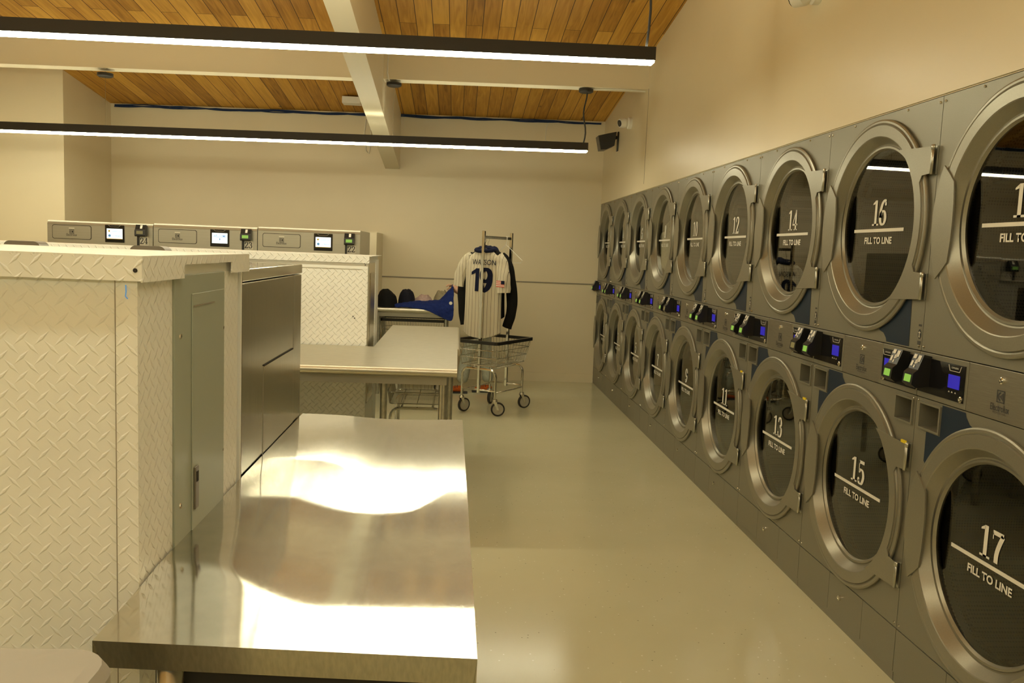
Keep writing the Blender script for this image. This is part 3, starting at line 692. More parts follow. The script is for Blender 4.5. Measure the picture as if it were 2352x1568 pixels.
# ------------------------------------------------------------------ washers with domed hoppers
for k, (xc, side) in enumerate(((-1.555, 'right'), (-2.165, 'left'))):
    t = thing('hopper_washer', 'washer behind the near enclosure showing only its grey domed soap hopper, %s of the two' % side, 'washer', (xc, 4.62, 0), 0, 'washers with domed soap hoppers')
    MB().box(-.300, .300, -.30, .34, 0, 1.345, .01).build('body', 'washer_steel', t)
    P = [(-.087, 0)] + [(-.057 - .03 * math.cos(a), .012 + .028 * math.sin(a)) for a in [k2 * PI / 12 for k2 in range(0, 7)]] + [(.057 + .03 * math.cos(a), .012 + .028 * math.sin(a)) for a in [PI / 2 - k2 * PI / 12 for k2 in range(0, 7)]] + [(.087, 0)]
    d = MB().extr([(x, z + 1.346) for x, z in P], -.21, -.11, 'y').build('soap_hopper', 'dome_grey', t)
    MB().box(-.068, -.015, -.212, -.2105, 1.349, 1.358).build('hopper_label', 'label_white', d); MB().box(.026, .054, -.212, -.2105, 1.350, 1.359).build('hopper_label', 'label_white', d)

# ------------------------------------------------------------------ enclosure 2 (far)
t = thing('plate_enclosure', 'white diamond plate enclosure in mid room in front of washers 24 to 22', 'enclosure', (-.52, 5.0, 0))
def P2(o): o.location = (.52, -5.0, 0); return o
P2(MB().box(-3.6, -.52, 5.0, 5.004, 0, 1.335).build('front_panel', 'diamond_fine_xz', t))
P2(MB().box(-3.6, -.523, 5.004, 5.62, 0, 1.368).build('frame', 'plate_smooth', t))
P2(MB().box(-3.6, -.512, 4.985, 4.988, 1.330, 1.369).build('cap_lip', 'diamond_fine_xz', t))
P2(MB().box(-3.6, -.50, 4.985, 5.66, 1.369, 1.372).build('cap', 'diamond_xy', t))
P2(MB().box(-3.6, -.52, 4.996, 5.0, 1.295, 1.335).build('trim_strip', 'plate_smooth', t))
P2(MB().box(-.552, -.520, 4.997, 5.0, 0, 1.345).build('corner_trim', 'diamond_fine_xz', t))
ep = P2(MB().box(-.523, -.517, 5.06, 5.40, .50, 1.33).build('electrical_panel', 'bright_steel', t)); MB().box(-.517, -.514, 5.12, 5.36, .55, 1.27).build('panel_door', 'dark_stainless', ep)
P2(MB().box(-.523, -.516, 5.45, 5.62, 0, 1.345).build('side_panel', 'diamond_yz', t))
b = MB()
for x, z in ((-.54, 1.33), (-.535, 1.32), (-.60, 1.02), (-.59, 1.01)): b.lathe([(-.001, .004), (-.002, .001)], (x, 4.997, z), 'y', 8)
P2(b.build('screw', 'dark_gap', t))

# ------------------------------------------------------------------ washers 24, 23, 22
SER = {}
T_WELC = text_me('WELCOME', .022, .105, .01); T_WELC.materials.append(M['screen_blue_text'])
T_L1 = text_me('LAUNDRY DAY', .010, .075, .01); T_L1.materials.append(M['screen_blue_text'])
T_L2 = text_me('Go Bananas', .011, .07, .01); T_L2.materials.append(M['screen_blue_text'])
WW = .862
for k, num in enumerate((24, 23, 22)):
    x0 = -3.425 + WW * k; x1 = x0 + WW
    pos = {24: 'leftmost of the three', 23: 'middle of the three', 22: 'rightmost of the three'}[num]
    t = thing('control_washer', 'grey washer numbered %d behind the white enclosure, %s' % (num, pos), 'washer', ((x0 + x1) / 2, 7.8, 0), 0, 'washers 24 to 22 by the back wall')
    hw = WW / 2 - .003; zt = 1.540 + .008 * k
    b = MB(); P = [(-.4, 0), (-.4, zt - .03), (-.394, zt - .012), (-.38, zt), (.39, zt), (.4, zt - .01), (.4, 0)]
    A = [b.b.verts.new((-hw, y, z)) for y, z in P]; B = [b.b.verts.new((hw, y, z)) for y, z in P]
    for q in range(len(P)): b.b.faces.new((A[q], A[(q + 1) % len(P)], B[(q + 1) % len(P)], B[q]))
    b.b.faces.new(A[::-1]); b.b.faces.new(B); b.build('body', 'washer_steel', t)
    MB().box(-hw, hw, -.4015, -.4, zt - .033, zt - .030).build('seam', 'groove', t)
    # soap drawer
    dx0, dx1, dz0, dz1 = -.385, -.075, 1.392, 1.500
    def rr_(x0_, x1_, z0_, z1_, rad):
        out = []
        for cx_, cz_, a0 in ((x1_ - rad, z1_ - rad, 0), (x0_ + rad, z1_ - rad, 90), (x0_ + rad, z0_ + rad, 180), (x1_ - rad, z0_ + rad, 270)):
            out += [(cx_ + rad * math.cos(math.radians(a0 + q * 15)), cz_ + rad * math.sin(math.radians(a0 + q * 15))) for q in range(7)]
        return out
    MB().extr(rr_(dx0 - .004, dx1 + .004, dz0 - .004, dz1 + .004, .018), -.402, -.4, 'y').build('drawer_gap', 'dark_gap', t)
    dr = MB().extr(rr_(dx0, dx1, dz0, dz1, .016), -.404, -.402, 'y').build('soap_drawer', 'washer_steel', t)
    link('emblem', CACHE['emb'], None, dr, (-.23, -.4048, 1.450), ROT_F); 
    link('lettering', T_BRAND, None, dr, (-.23, -.4048, 1.424), ROT_F)
    MB().box(-.252, -.208, -.4055, -.404, 1.474, 1.483).build('label', 'label_white', dr)
    # screen
    s = MB().box(.040, .197, -.406, -.4, 1.374, 1.518, .003).build('control_screen', 'black_gloss', t)
    MB().box(.055, .183, -.4068, -.406, 1.402, 1.488).build('display', 'white_screen', s)
    b = MB(); b.tube([(.07, -.4065, 1.514), (.085, -.4065, 1.503), (.15, -.4065, 1.503), (.165, -.4065, 1.514)], .001, 4); b.build('logo_outline', 'label_white', s)
    if num == 23:
        link('display_text', T_WELC, None, s, (.119, -.4074, 1.462), ROT_F); MB().box(.115, .123, -.4074, -.4070, 1.428, 1.444).build('display_icon', 'screen_blue_text', s)
    else:
        link('display_text', T_L1, None, s, (.135, -.4074, 1.466), ROT_F); link('display_text', T_L2, None, s, (.138, -.4074, 1.430), ROT_F)
        MB().box(.055, .183, -.4074, -.4070, 1.402, 1.406).build('display_bar', 'yellow', s)
        MB().disc((.075, -.4074, 1.468), .008, 'y', 16).build('display_icon', 'yellow', s); MB().disc((.078, -.4074, 1.430), .011, 'y', 16).build('display_icon', 'screen_blue_text', s)
    # card reader, side-on profile prism
    P = [(-.4, 1.522), (-.425, 1.530), (-.447, 1.490), (-.460, 1.482), (-.462, 1.442), (-.45, 1.432), (-.4, 1.438)]
    r = MB().extr(P, .300, .385, 'x').build('card_reader', 'black_plastic', t)
    MB().extr([(-.4625, 1.478), (-.4605, 1.478), (-.4625, 1.452), (-.4645, 1.452)], .316, .368, 'x').build('reader_display', 'green_lcd' if num != 24 else 'dim_lcd', r)
    MB().extr([(-.4265, 1.525), (-.4415, 1.497), (-.443, 1.498), (-.428, 1.526)], .338, .356, 'x').build('reader_icon', 'white_print', r)
    MB().box(.304, .320, -.415, -.4, 1.33, 1.44).build('conduit', 'black_plastic', t)
    np_ = MB().box(.322, .392, -.403, -.4, 1.360, 1.431).build('number_plate', 'label_white', t)
    me = number_me(str(num), .052, .62, .15); me.materials.append(M['dark_print']); o = link('number', me, None, np_, (.357, -.4038, 1.396), ROT_F); o['label'] = 'dark numeral %d' % num
    d = MB().lathe([(-.40, .33), (-.43, .33), (-.44, .31), (-.43, .26), (-.40, .24)], (0, 0, .80), 'y', 48).build('door', 'door_steel', t)
    MB().disc((0, -.405, .80), .245, 'y').build('glass', 'black_gloss', d)

# ------------------------------------------------------------------ far tables
def table(name, label, x0, x1, y0, y1, z, front='y', legs=None, bull=.021, rail=True):
    t = thing(name, label, 'table', ((x0 + x1) / 2, (y0 + y1) / 2, 0)); cx, cy = (x0 + x1) / 2, (y0 + y1) / 2
    X0, X1, Ya, Yb = x0 - cx, x1 - cx, y0 - cy, y1 - cy
    n = 14; P = []
    b = MB()
    if front == 'y':
        P = [(Yb, z), (Yb, z - .03), (Ya + bull, z - .03)] + [(Ya + bull - bull * math.sin(a), z - bull + 0 - bull * math.cos(a)) for a in [PI * q / n for q in range(n + 1)]]
        b.extr(P, X0, X1, 'x')
    else:
        P = [(X0, z), (X0, z - .03), (X1 - bull, z - .03)] + [(X1 - bull + bull * math.sin(a), z - bull - bull * math.cos(a)) for a in [PI * q / n for q in range(n + 1)]]
        b.extr(P, Ya, Yb, 'y')
    b.build('tabletop', 'table_plain', t)
    for lx, ly in legs: MB().cyl((lx - cx, ly - cy, 0), (lx - cx, ly - cy, z - .03), .021, 18).build('leg', 'galvanised', t)
    if rail:
        b = MB(); ins = .05
        b.box(X0 + ins, X1 - ins, Ya + ins, Ya + ins + .02, z - .088, z - .048); b.box(X0 + ins, X1 - ins, Yb - ins - .02, Yb - ins, z - .088, z - .048)
        b.box(X0 + ins, X0 + ins + .02, Ya + ins + .02, Yb - ins - .02, z - .088, z - .048); b.box(X1 - ins - .02, X1 - ins, Ya + ins + .02, Yb - ins - .02, z - .088, z - .048)
        b.build('rail', 'washer_steel', t)
    return t
table('folding_table', 'stainless folding table with rounded front edge in front of the mid-room enclosure', -1.22, .012, 4.13, 4.985, .85, 'y', [(-.055, 4.22), (-.055, 4.93), (-1.15, 4.22), (-1.15, 4.93)])
table('folding_table', 'stainless folding table set lengthwise between the mid-room enclosure end and the laundry cart', -.475, .030, 4.995, 6.42, .849, 'x', [(-.42, 5.10), (-.03, 5.10), (-.42, 6.33), (-.03, 6.33)])
table('folding_table', 'stainless folding table at the back wall heaped with clothes', -.80, -.045, 8.25, 9.05, .85, 'y', [(-.755, 8.33), (-.755, 8.97), (-.10, 8.33), (-.10, 8.97)])

# ------------------------------------------------------------------ wire laundry carts
def cart(label, c, ang, rack, rimz=.642):
    t = thing('laundry_cart', label, 'laundry cart', (c[0], c[1], 0), ang)
    # local x = long axis, local y = short axis (toward the left of the picture)
    Lr, Wr, Lb, Wb, zb = .33, .215, .285, .175, .435
    def rc(L, W, z, r=.03):
        out = []
        for cx, cy, a0 in ((L - r, W - r, 0), (-L + r, W - r, 90), (-L + r, -W + r, 180), (L - r, -W + r, 270)):
            out += [(cx + r * math.cos(math.radians(a0 + q * 22.5)), cy + r * math.sin(math.radians(a0 + q * 22.5)), z) for q in range(5)]
        return out
    b = MB()
    def at(f, k):  # interpolated ring dims
        return Lb + (Lr - Lb) * f, Wb + (Wr - Wb) * f, zb + (rimz - zb) * f
    for f in (0, .33, .66):
        b.tube(rc(*at(f, 0)), .0032, 6, closed=True)
    n = 22
    for k in range(n + 1):
        s_ = -1 + 2 * k / n
        for sg in (-1, 1): b.tube([(s_ * (Lb - .02), sg * Wb, zb), (s_ * (Lr - .02), sg * Wr, rimz)], .0016, 4)
        b.tube([(s_ * (Lb - .02), -Wb, zb), (s_ * (Lb - .02), Wb, zb)], .0016, 4)
    n = 12
    for k in range(n + 1):
        s_ = -1 + 2 * k / n
        for sg in (-1, 1): b.tube([(sg * Lb, s_ * (Wb - .02), zb), (sg * Lr, s_ * (Wr - .02), rimz)], .0016, 4)
    for s_ in (-.6, 0, .6): b.tube([(-Lb, s_ * Wb, zb - .004), (Lb, s_ * Wb, zb - .004)], .003, 5)
    b.build('basket', 'wire', t)
    b = MB(); ro, ri = rc(Lr + .012, Wr + .012, rimz, .035), rc(Lr - .010, Wr - .010, rimz, .025); N = len(ro)
    vo = [[b.b.verts.new((p[0], p[1], p[2] + dz)) for p in ring] for ring in (ro, ri) for dz in (-.014, .014)]
    for i in range(N):
        j = (i + 1) % N
        for A, B in ((vo[0], vo[1]), (vo[1], vo[3]), (vo[3], vo[2]), (vo[2], vo[0])): b.b.faces.new((A[i], A[j], B[j], B[i]))
    b.build('bumper_rim', 'black_plastic', t)
    # bent tube frame: two hoops across, side rails
    fx, fy = .25, .17
    b = MB()
    def hoop(x):
        pts = [(x, fy, .13), (x, fy, .34)] + [(x, fy - .06 + .06 * math.cos(a), .34 + .06 * math.sin(a)) for a in (PI / 8, PI / 4, 3 * PI / 8, PI / 2)]
        pts2 = [(p[0], -p[1], p[2]) for p in pts][::-1]; b.tube(pts + pts2, .0105, 10)
    hoop(-fx); hoop(fx)
    b.tube([(-fx, .1, .40), (fx, .1, .40)], .008, 8); b.tube([(-fx, -.1, .40), (fx, -.1, .40)], .008, 8)
    b.build('frame', 'chrome', t)
    b = MB()
    b.tube([(-fx, fy, .215), (-fx, -fy, .215)], .009, 8); b.tube([(fx, fy, .215), (fx, -fy, .215)], .009, 8); b.tube([(-fx, -fy, .20), (fx, -fy, .20)], .008, 8); b.tube([(-fx, fy, .20), (fx, fy, .20)], .008, 8)
    b.build('cross_rail', 'chrome', t)
    for k, (sx, sy) in enumerate(((-1, 1), (-1, -1), (1, 1), (1, -1))):
        x, y = sx * fx, sy * fy; a = (.35, -.2, .9, .15)[k] - ang + .3
        dx, dy = math.cos(a) * .028, math.sin(a) * .028
        b = MB(); b.lathe([(.148, .019), (.130, .024), (.126, .024), (.126, .001)], (x, y, 0), 'z', 16)
        nx, ny = -math.sin(a) * .016, math.cos(a) * .016
        for sg in (-1, 1):
            P = [(x + sg * nx - dx * .55, y + sg * ny - dy * .55, .126), (x + sg * nx + dx * .55, y + sg * ny + dy * .55, .126), (x + sg * nx + dx * 1.3, y + sg * ny + dy * 1.3, .055), (x + sg * nx + dx * .7, y + sg * ny + dy * .7, .055)]
            b.b.faces.new([b.b.verts.new(p) for p in P]); 
        c_ = b.build('caster_fork', 'chrome', t)
        bw = MB(); bw.lathe([(-.011, .048), (-.013, .056), (-.009, .0615), (.009, .0615), (.013, .056), (.011, .048)], (0, 0, 0), 'y', 32)
        bw.build('tyre', 'rubber', c_, (x + dx, y + dy, .062), (0, 0, a))
        bw = MB(); bw.lathe([(-.009, .049), (-.006, .030), (-.011, .014), (-.013, .001)], (0, 0, 0), 'y', 32); bw.lathe([(.009, .049), (.006, .030), (.011, .014), (.013, .001)], (0, 0, 0), 'y', 32)
        bw.build('wheel_hub', 'wheel_grey', c_, (x + dx, y + dy, .062), (0, 0, a))
    if rack:
        for x in (-fx, fx): MB().box(x - .012, x + .012, -.012, .012, .19, 1.60, .002).build('rack_post', 'chrome', t)
        MB().box(-fx, fx, -.008, .008, 1.535, 1.560, .002).build('hanging_bar', 'chrome', t)
        MB().box(-fx - .0135, -fx + .0135, -.0135, .0135, .94, .975).build('post_clamp', 'chrome', t)
    return t
CC = (.345, 7.635); CA = math.atan2(.85, .53)
cart('chrome wire laundry cart with double-post hanging rack carrying a pinstripe jersey', CC, CA, True)
cart('wire laundry cart without rack parked under the lengthwise folding table', (-.235, 5.72), PI / 2, False, .66)
cart('wire laundry cart parked under the clothes-covered table at the back wall', (-.42, 8.65), 0, False, .72)
e1 = Vector((.53, .85, 0)).normalized(); e2 = Vector((e1.y, -e1.x, 0))
def rackpt(tt): return Vector((CC[0], CC[1], 0)) + e1 * tt

# ------------------------------------------------------------------ garments
# local frame: x = e2 (to the right in the picture), y = +e1 (away), z up
GROT = math.atan2(e2.y, e2.x)
def garment(name, label, cat, origin, W_, hem, sl, mt, seed, depth=.055, z_sh=1.43, neck=.075, hemcurve=.06):
    t = thing(name, label, cat, (origin.x, origin.y, 0), GROT)
    def prof(z):
        f = (z - hem) / (z_sh - hem)
        if f < .86: wd = W_ * (.98 - .05 * math.sin(f * PI))
        else:
            q = (f - .86) / .14; wd = W_ + (neck - W_) * (q ** 1.3)
        return wd
    def depthf(z):
        f = (z - hem) / (z_sh - hem); return depth * (1 - .35 * max(0, (f - .8) / .2))
    def surf(x, z, side=-1):
        wd = prof(z); k = max(0., 1 - (abs(x) / wd) ** 3) if wd > 0 else 0
        fold = .010 * math.sin(x * 38 + z * 2 + seed) * (1.0 - .6 * (z - hem) / (z_sh - hem)) + .012 * noise.noise(Vector((x * 5, z * 3, seed)))
        return side * (depthf(z) * k ** .5) + (fold * k if side < 0 else -fold * k)
    b = MB()
    def f(u, v):
        a = 2 * PI * u; 
        zz_ = hem + (z_sh - hem) * v; wd = prof(zz_); x = wd * math.cos(a)
        side = -1 if math.sin(a) <= 0 else 1
        y = surf(max(-wd * .9999, min(wd * .9999, x)), zz_, side)
        z = zz_ + (hemcurve * (x / W_) ** 2 * (1 - v) ** 6) + (.02 * (1 - abs(x) / max(wd, .01)) * (v > .99))
        return (x, y, z)
    b.grid(f, 72, 60, True); b.build('body_cloth', mt, t)
    for sg, pts, rr_ in sl:
        b = MB(); N = len(pts); P = catmull3([Vector(p) for p in pts]); 
        R = [rr_[0] + (rr_[1] - rr_[0]) * k / (len(P) - 1) for k in range(len(P))]
        n = 20; rings = []
        for i, p in enumerate(P):
            tdir = (P[min(i + 1, len(P) - 1)] - P[max(i - 1, 0)]).normalized(); yv = Vector((0, 1, 0)); xv = yv.cross(tdir).normalized()
            ring = []
            for k in range(n):
                a = 2 * PI * k / n; wob = 1 + .16 * noise.noise(Vector((math.cos(a) * 1.5, math.sin(a) * 1.5, i * .25 + seed + sg)))
                ring.append(b.b.verts.new(p + (xv * math.cos(a) + yv * math.sin(a) * .55) * R[i] * wob))
            rings.append(ring)
        for A, B in zip(rings, rings[1:]):
            for k in range(n): fc = b.b.faces.new((A[k], A[(k + 1) % n], B[(k + 1) % n], B[k])); fc.smooth = True
        b.b.faces.new(rings[0])
        b.build('sleeve', mt, t)
    return t, surf
def catmull3(P, n=7):
    Q = [2 * P[0] - P[1]] + P + [2 * P[-1] - P[-2]]; out = []
    for i in range(1, len(Q) - 2):
        for k in range(n):
            t = k / n; a, b, c, d = Q[i - 1], Q[i], Q[i + 1], Q[i + 2]
            out.append(.5 * ((2 * b) + (c - a) * t + (2 * a - 5 * b + 4 * c - d) * t * t + (3 * b - a - 3 * c + d) * t ** 3))
    out.append(P[-1]); return out
jo = rackpt(-.165) + e2 * -.035
jt, jsurf = garment('baseball_jersey', 'cream pinstripe baseball jersey numbered 19 hanging on the cart rack', 'jersey', jo, .193, .665,
    [(-1, [(-.13, 0, 1.37), (-.19, 0, 1.32), (-.235, -.005, 1.22), (-.252, -.01, 1.11)], (.06, .052)), (1, [(.13, 0, 1.37), (.18, -.01, 1.32), (.215, -.03, 1.20), (.225, -.04, 1.075)], (.062, .062))], 'pinstripe', 1.3)
def decal(me, name, mt, cx, cz, lift=.004):
    b = bmesh.new(); b.from_mesh(me); bmesh.ops.subdivide_edges(b, edges=[e for e in b.edges if e.calc_length() > .015], cuts=2, use_grid_fill=False)
    bmesh.ops.triangulate(b, faces=b.faces)
    for v in b.verts:
        x, z = v.co.x + cx, v.co.y + cz; v.co = Vector((x, jsurf(x, z) - lift, z))
    m2 = bpy.data.meshes.new(name); b.to_mesh(m2); b.free(); m2.materials.clear(); m2.materials.append(M[mt]); return link(name, m2, None, jt)
decal(number_me('I9', .20, .62, .24, .15), 'back_number', 'navy_trim', .01, 1.175)
decal(text_me('WATSON', .046, .235, .0), 'back_name', 'navy_trim', .02, 1.330)
b = MB(); b.tube([(.085 * math.cos(a), .035 * math.sin(a) - .005, 1.437 + .012 * math.sin(a)) for a in [2 * PI * k / 24 for k in range(24)]], .017, 8, closed=True); b.build('collar', 'navy_trim', jt)
b = MB(); b.box(.180, .262, -.098, -.096, 1.125, 1.180); fl = b.build('flag_patch', 'white_print', jt)
b = MB()
for k in range(4): b.box(.180, .262, -.0985, -.098, 1.125 + k * .0155, 1.125 + k * .0155 + .008)
m = mat('flag_red', (.62, .10, .07), .8); b.build('flag_stripes', 'flag_red', fl)
MB().box(.228, .262, -.0995, -.0985, 1.150, 1.180).build('flag_canton', 'navy_trim', fl)
b = MB(); b.tube([(-.17, 0, 1.375), (0, 0, 1.455), (.17, 0, 1.375)], .002, 5); b.tube([(0, 0, 1.455), (0, 0, 1.49), (.014, 0, 1.52), (.010, 0, 1.555), (-.004, 0, 1.567), (-.018, 0, 1.553)], .0018, 5)
h1 = b.build('wire_hanger', 'wire', None, (jo.x, jo.y, 0), (0, 0, GROT)); tag(h1, 'thin wire hanger holding up the pinstripe jersey', 'hanger')
ko = rackpt(-.03) + e2 * -.085
kt, _ = garment('black_jacket', 'long sleeved black jacket hanging on the cart rack just behind the jersey', 'jacket', ko, .20, .80,
    [(-1, [(-.13, 0, 1.37), (-.20, 0, 1.30), (-.245, 0, 1.10), (-.235, 0, .90), (-.215, 0, .755)], (.06, .042)), (1, [(.13, 0, 1.38), (.20, 0, 1.30), (.262, 0, 1.08), (.262, 0, .90), (.225, 0, .76)], (.062, .045))], 'black_cloth', 4.1, .05, 1.455)
b = MB(); lump(b, 0, 0, 1.43, .115, .06, .045, 3, .2, 24, 10); b.build('hood', 'navy_trim', kt)
b = MB(); b.tube([(-.17, 0, 1.395), (0, 0, 1.475), (.17, 0, 1.395)], .002, 5); b.tube([(0, 0, 1.475), (0, 0, 1.50), (.014, 0, 1.525), (.010, 0, 1.555), (-.004, 0, 1.567), (-.018, 0, 1.553)], .0018, 5)
tag(b.build('wire_hanger', 'wire', None, (ko.x, ko.y, 0), (0, 0, GROT)), 'thin wire hanger inside the black jacket', 'hanger')
ho = rackpt(.15); b = MB()
b.tube([(0, 0, 1.567), (.014, 0, 1.555), (.006, 0, 1.52), (0, 0, 1.49), (.04, -.02, 1.47), (.20, -.05, 1.355), (.19, -.05, 1.335), (0, 0, 1.325), (-.18, .05, 1.335), (-.19, .05, 1.35), (-.04, .02, 1.465), (0, 0, 1.49)], .0022, 5)
tag(b.build('wire_hanger', 'camera_white', None, (ho.x, ho.y, 0), (0, 0, GROT)), 'empty white wire hanger at the far end of the cart rack', 'hanger')

# ------------------------------------------------------------------ clothes on the back table
for nm, lab, cat, mt, (cx, cy, rx, ry, hh, sd, nz) in (
    ('black_clothes_heap', 'black heap of clothing at the left end of the back table', 'clothes', 'black_cloth', (-.685, 8.44, .105, .15, .17, 1, .1)),
    ('folded_garment', 'dark navy folded garment standing next to the black heap', 'clothes', 'navy_cloth', (-.505, 8.60, .088, .12, .165, 5, .07)),
    ('crumpled_shirt', 'crumpled pink and grey shirt in the middle of the back table', 'clothes', 'pink_cloth', (-.335, 8.62, .10, .13, .11, 9, .12)),
    ('crumpled_towel', 'crumpled olive tan towel on the right of the back table', 'clothes', 'tan_cloth', (-.155, 8.72, .10, .14, .15, 12, .10)),
    ('small_cloth', 'small cream cloth lying before the navy garment near the table edge', 'clothes', 'cream_cloth', (-.50, 8.37, .08, .075, .03, 20, .25))):
    b = MB(); lump(b, cx, cy, .8505, rx, ry, hh, sd, nz, 48, 20)
    if nm in ('black_clothes_heap', 'folded_garment'):
        for v in b.b.verts: v.co.z = min(v.co.z, .8505 + hh * (1.0 if v.co.x < cx else 1 - .5 * (v.co.x - cx) / rx)) if nm[0] == 'b' else v.co.z
    tag(b.build(nm, mt), lab, cat, 'clothes on the back table')
rows = [[(-.60, 8.30, .853), (-.50, 8.29, .853), (-.40, 8.28, .853), (-.30, 8.236, .846), (-.20, 8.232, .80), (-.12, 8.230, .765), (-.03, 8.226, .722)],
        [(-.60, 8.31, .862), (-.50, 8.30, .868), (-.40, 8.29, .872), (-.30, 8.245, .868), (-.20, 8.236, .858), (-.12, 8.232, .850), (-.03, 8.228, .845)],
        [(-.60, 8.33, .872), (-.50, 8.33, .893), (-.40, 8.33, .905), (-.30, 8.33, .90), (-.20, 8.27, .925), (-.12, 8.31, .905), (-.03, 8.27, .95)],
        [(-.60, 8.38, .868), (-.50, 8.40, .898), (-.40, 8.40, .918), (-.30, 8.40, .925), (-.20, 8.41, .925), (-.12, 8.37, .965), (-.045, 8.42, 1.10)],
        [(-.60, 8.43, .856), (-.50, 8.46, .865), (-.40, 8.47, .875), (-.30, 8.48, .88), (-.20, 8.50, .90), (-.12, 8.43, .95), (-.045, 8.46, 1.08)]]
b = MB(); vg = [[b.b.verts.new(p) for p in rw] for rw in rows]
for j in range(4):
    for i in range(6): f = b.b.faces.new((vg[j][i], vg[j][i + 1], vg[j + 1][i + 1], vg[j + 1][i])); f.smooth = True
o = b.build('fleece_jacket', 'blue_fleece'); tag(o, 'royal blue fleece draped over the front edge of the back table', 'clothes', 'clothes on the back table')
md = o.modifiers.new('sub', 'SUBSURF'); md.levels = md.render_levels = 4
tx = bpy.data.textures.new('folds', 'CLOUDS'); tx.noise_scale = .07; md = o.modifiers.new('folds', 'DISPLACE'); md.texture = tx; md.strength = .035; md.mid_level = .5
md = o.modifiers.new('thick', 'SOLIDIFY'); md.thickness = .006; md.offset = 1
pt = MB().disc((-.060, 8.240, .915), .016, 'y', 20).build('round_patch', 'label_white', o); pt['label'] = 'small pale round badge'

# ------------------------------------------------------------------ person behind the jersey
t = thing('person', 'person in pale jeans and orange shoes bending behind the hanging jersey', 'person', (.2, 8.55, 0))
def skin(name, joints, edges, mt, parent, sub=2):
    me = bpy.data.meshes.new(name); me.from_pydata([j[:3] for j in joints], edges, []); me.materials.append(M[mt])
    o = bpy.data.objects.new(name, me); COL.objects.link(o); o.parent = parent
    sk = o.modifiers.new('skin', 'SKIN'); 
    for i, j in enumerate(joints):
        v = me.skin_vertices[0].data[i]; v.radius = (j[3], j[4] if len(j) > 4 else j[3]); v.use_root = (i == 0)
    sk.use_smooth_shade = True
    s = o.modifiers.new('sub', 'SUBSURF'); s.levels = s.render_levels = sub
    return o
# local coordinates about (.2, 8.55, 0)
J = [(.06, 0, .74, .10, .12), (.02, 0, .90, .095, .12), (-.02, 0, 1.05, .10, .14), (-.035, 0, 1.14, .05, .06), (-.045, 0, 1.20, .045), (-.055, 0, 1.27, .075, .07), (-.05, 0, 1.34, .07, .065),
     (-.02, -.14, 1.08, .045), (-.13, -.17, .99, .036), (-.23, -.13, 1.06, .026), (-.25, -.12, 1.08, .022, .03),
     (-.02, .14, 1.08, .045), (-.12, .17, .97, .036), (-.22, .12, 1.02, .026), (-.245, .10, 1.04, .022, .03),
     (.03, -.07, .66, .075), (-.09, -.06, .42, .05), (-.135, -.05, .10, .035), (.08, .07, .66, .075), (.10, .06, .42, .05), (.145, .05, .10, .035)]
Ed = [(0, 1), (1, 2), (2, 3), (3, 4), (4, 5), (5, 6), (2, 7), (7, 8), (8, 9), (9, 10), (2, 11), (11, 12), (12, 13), (13, 14), (0, 15), (15, 16), (16, 17), (0, 18), (18, 19), (19, 20)]
body = skin('body', J, Ed, 'skin', t)
for hb_, sgn in ((10, -1), (14, 1)):
    hx, hy, hz = J[hb_][:3]
    for q in range(4): skin('finger', [(hx - .01, hy - .024 + q * .016, hz + .005, .008), (hx - .045 + .004 * abs(q - 1.5), hy - .026 + q * .017, hz + .004, .0075), (hx - .066 + .005 * abs(q - 1.5), hy - .026 + q * .017, hz - .016, .0065)], [(0, 1), (1, 2)], 'skin', body, 1)
    skin('thumb', [(hx + .01, hy - sgn * .02, hz, .009), (hx - .012, hy - sgn * .045, hz - .008, .008), (hx - .036, hy - sgn * .048, hz - .018, .007)], [(0, 1), (1, 2)], 'skin', body, 1)
skin('jeans', [(.06, 0, .76, .115, .135), (.05, 0, .68, .10, .12), (.02, -.075, .62, .088), (-.08, -.062, .40, .066), (-.13, -.052, .095, .064), (.08, .075, .62, .088), (.105, .062, .40, .066), (.143, .052, .095, .064)],
     [(0, 1), (1, 2), (2, 3), (3, 4), (1, 5), (5, 6), (6, 7)], 'denim', t)
skin('shirt', [(.055, 0, .80, .115, .135), (.02, 0, .92, .115, .14), (-.02, 0, 1.06, .11, .15), (-.03, 0, 1.12, .07, .08), (-.03, -.15, 1.08, .06), (-.12, -.175, 1.0, .052), (-.03, .15, 1.08, .06), (-.12, .17, .98, .052)], [(0, 1), (1, 2), (2, 3), (2, 4), (4, 5), (2, 6), (6, 7)], 'shirt_tan', t)
skin('hair', [(-.03, 0, 1.33, .082, .078), (-.02, 0, 1.27, .07, .07)], [(0, 1)], 'hair', t)
b = MB()
for sg in (-1, 1): b.lathe([(0, .0001), (-.006, .009), (0, .011)], (-.128, sg * .028, 1.285), 'x', 12)
b.build('eyes', 'white_print', body)
b = MB(); b.tube([(-.125, 0, 1.29), (-.143, 0, 1.265), (-.128, 0, 1.258)], [.006, .011, .006], 8); b.build('nose', 'skin', body)
for (ax, ay, rz) in ((-.14, -.05, PI), (.145, .05, PI * .97)):
    o = skin('shoe', [(.045, 0, .045, .04, .036), (-.03, 0, .045, .042, .034), (-.11, 0, .035, .038, .026), (-.14, 0, .03, .028, .018)], [(0, 1), (1, 2), (2, 3)], 'orange_shoe', t); o.location = (ax, ay, 0)
    MB().box(-.165, .075, -.042, .042, .0, .016, .006).build('sole', 'rubber', o)
    b = MB()
    for q in range(4): b.tube([(-.03 - q * .022, -.036, .062 - q * .004), (-.03 - q * .022, 0, .080 - q * .005), (-.03 - q * .022, .036, .062 - q * .004)], .004, 5)
    b.build('laces', 'rubber', o)

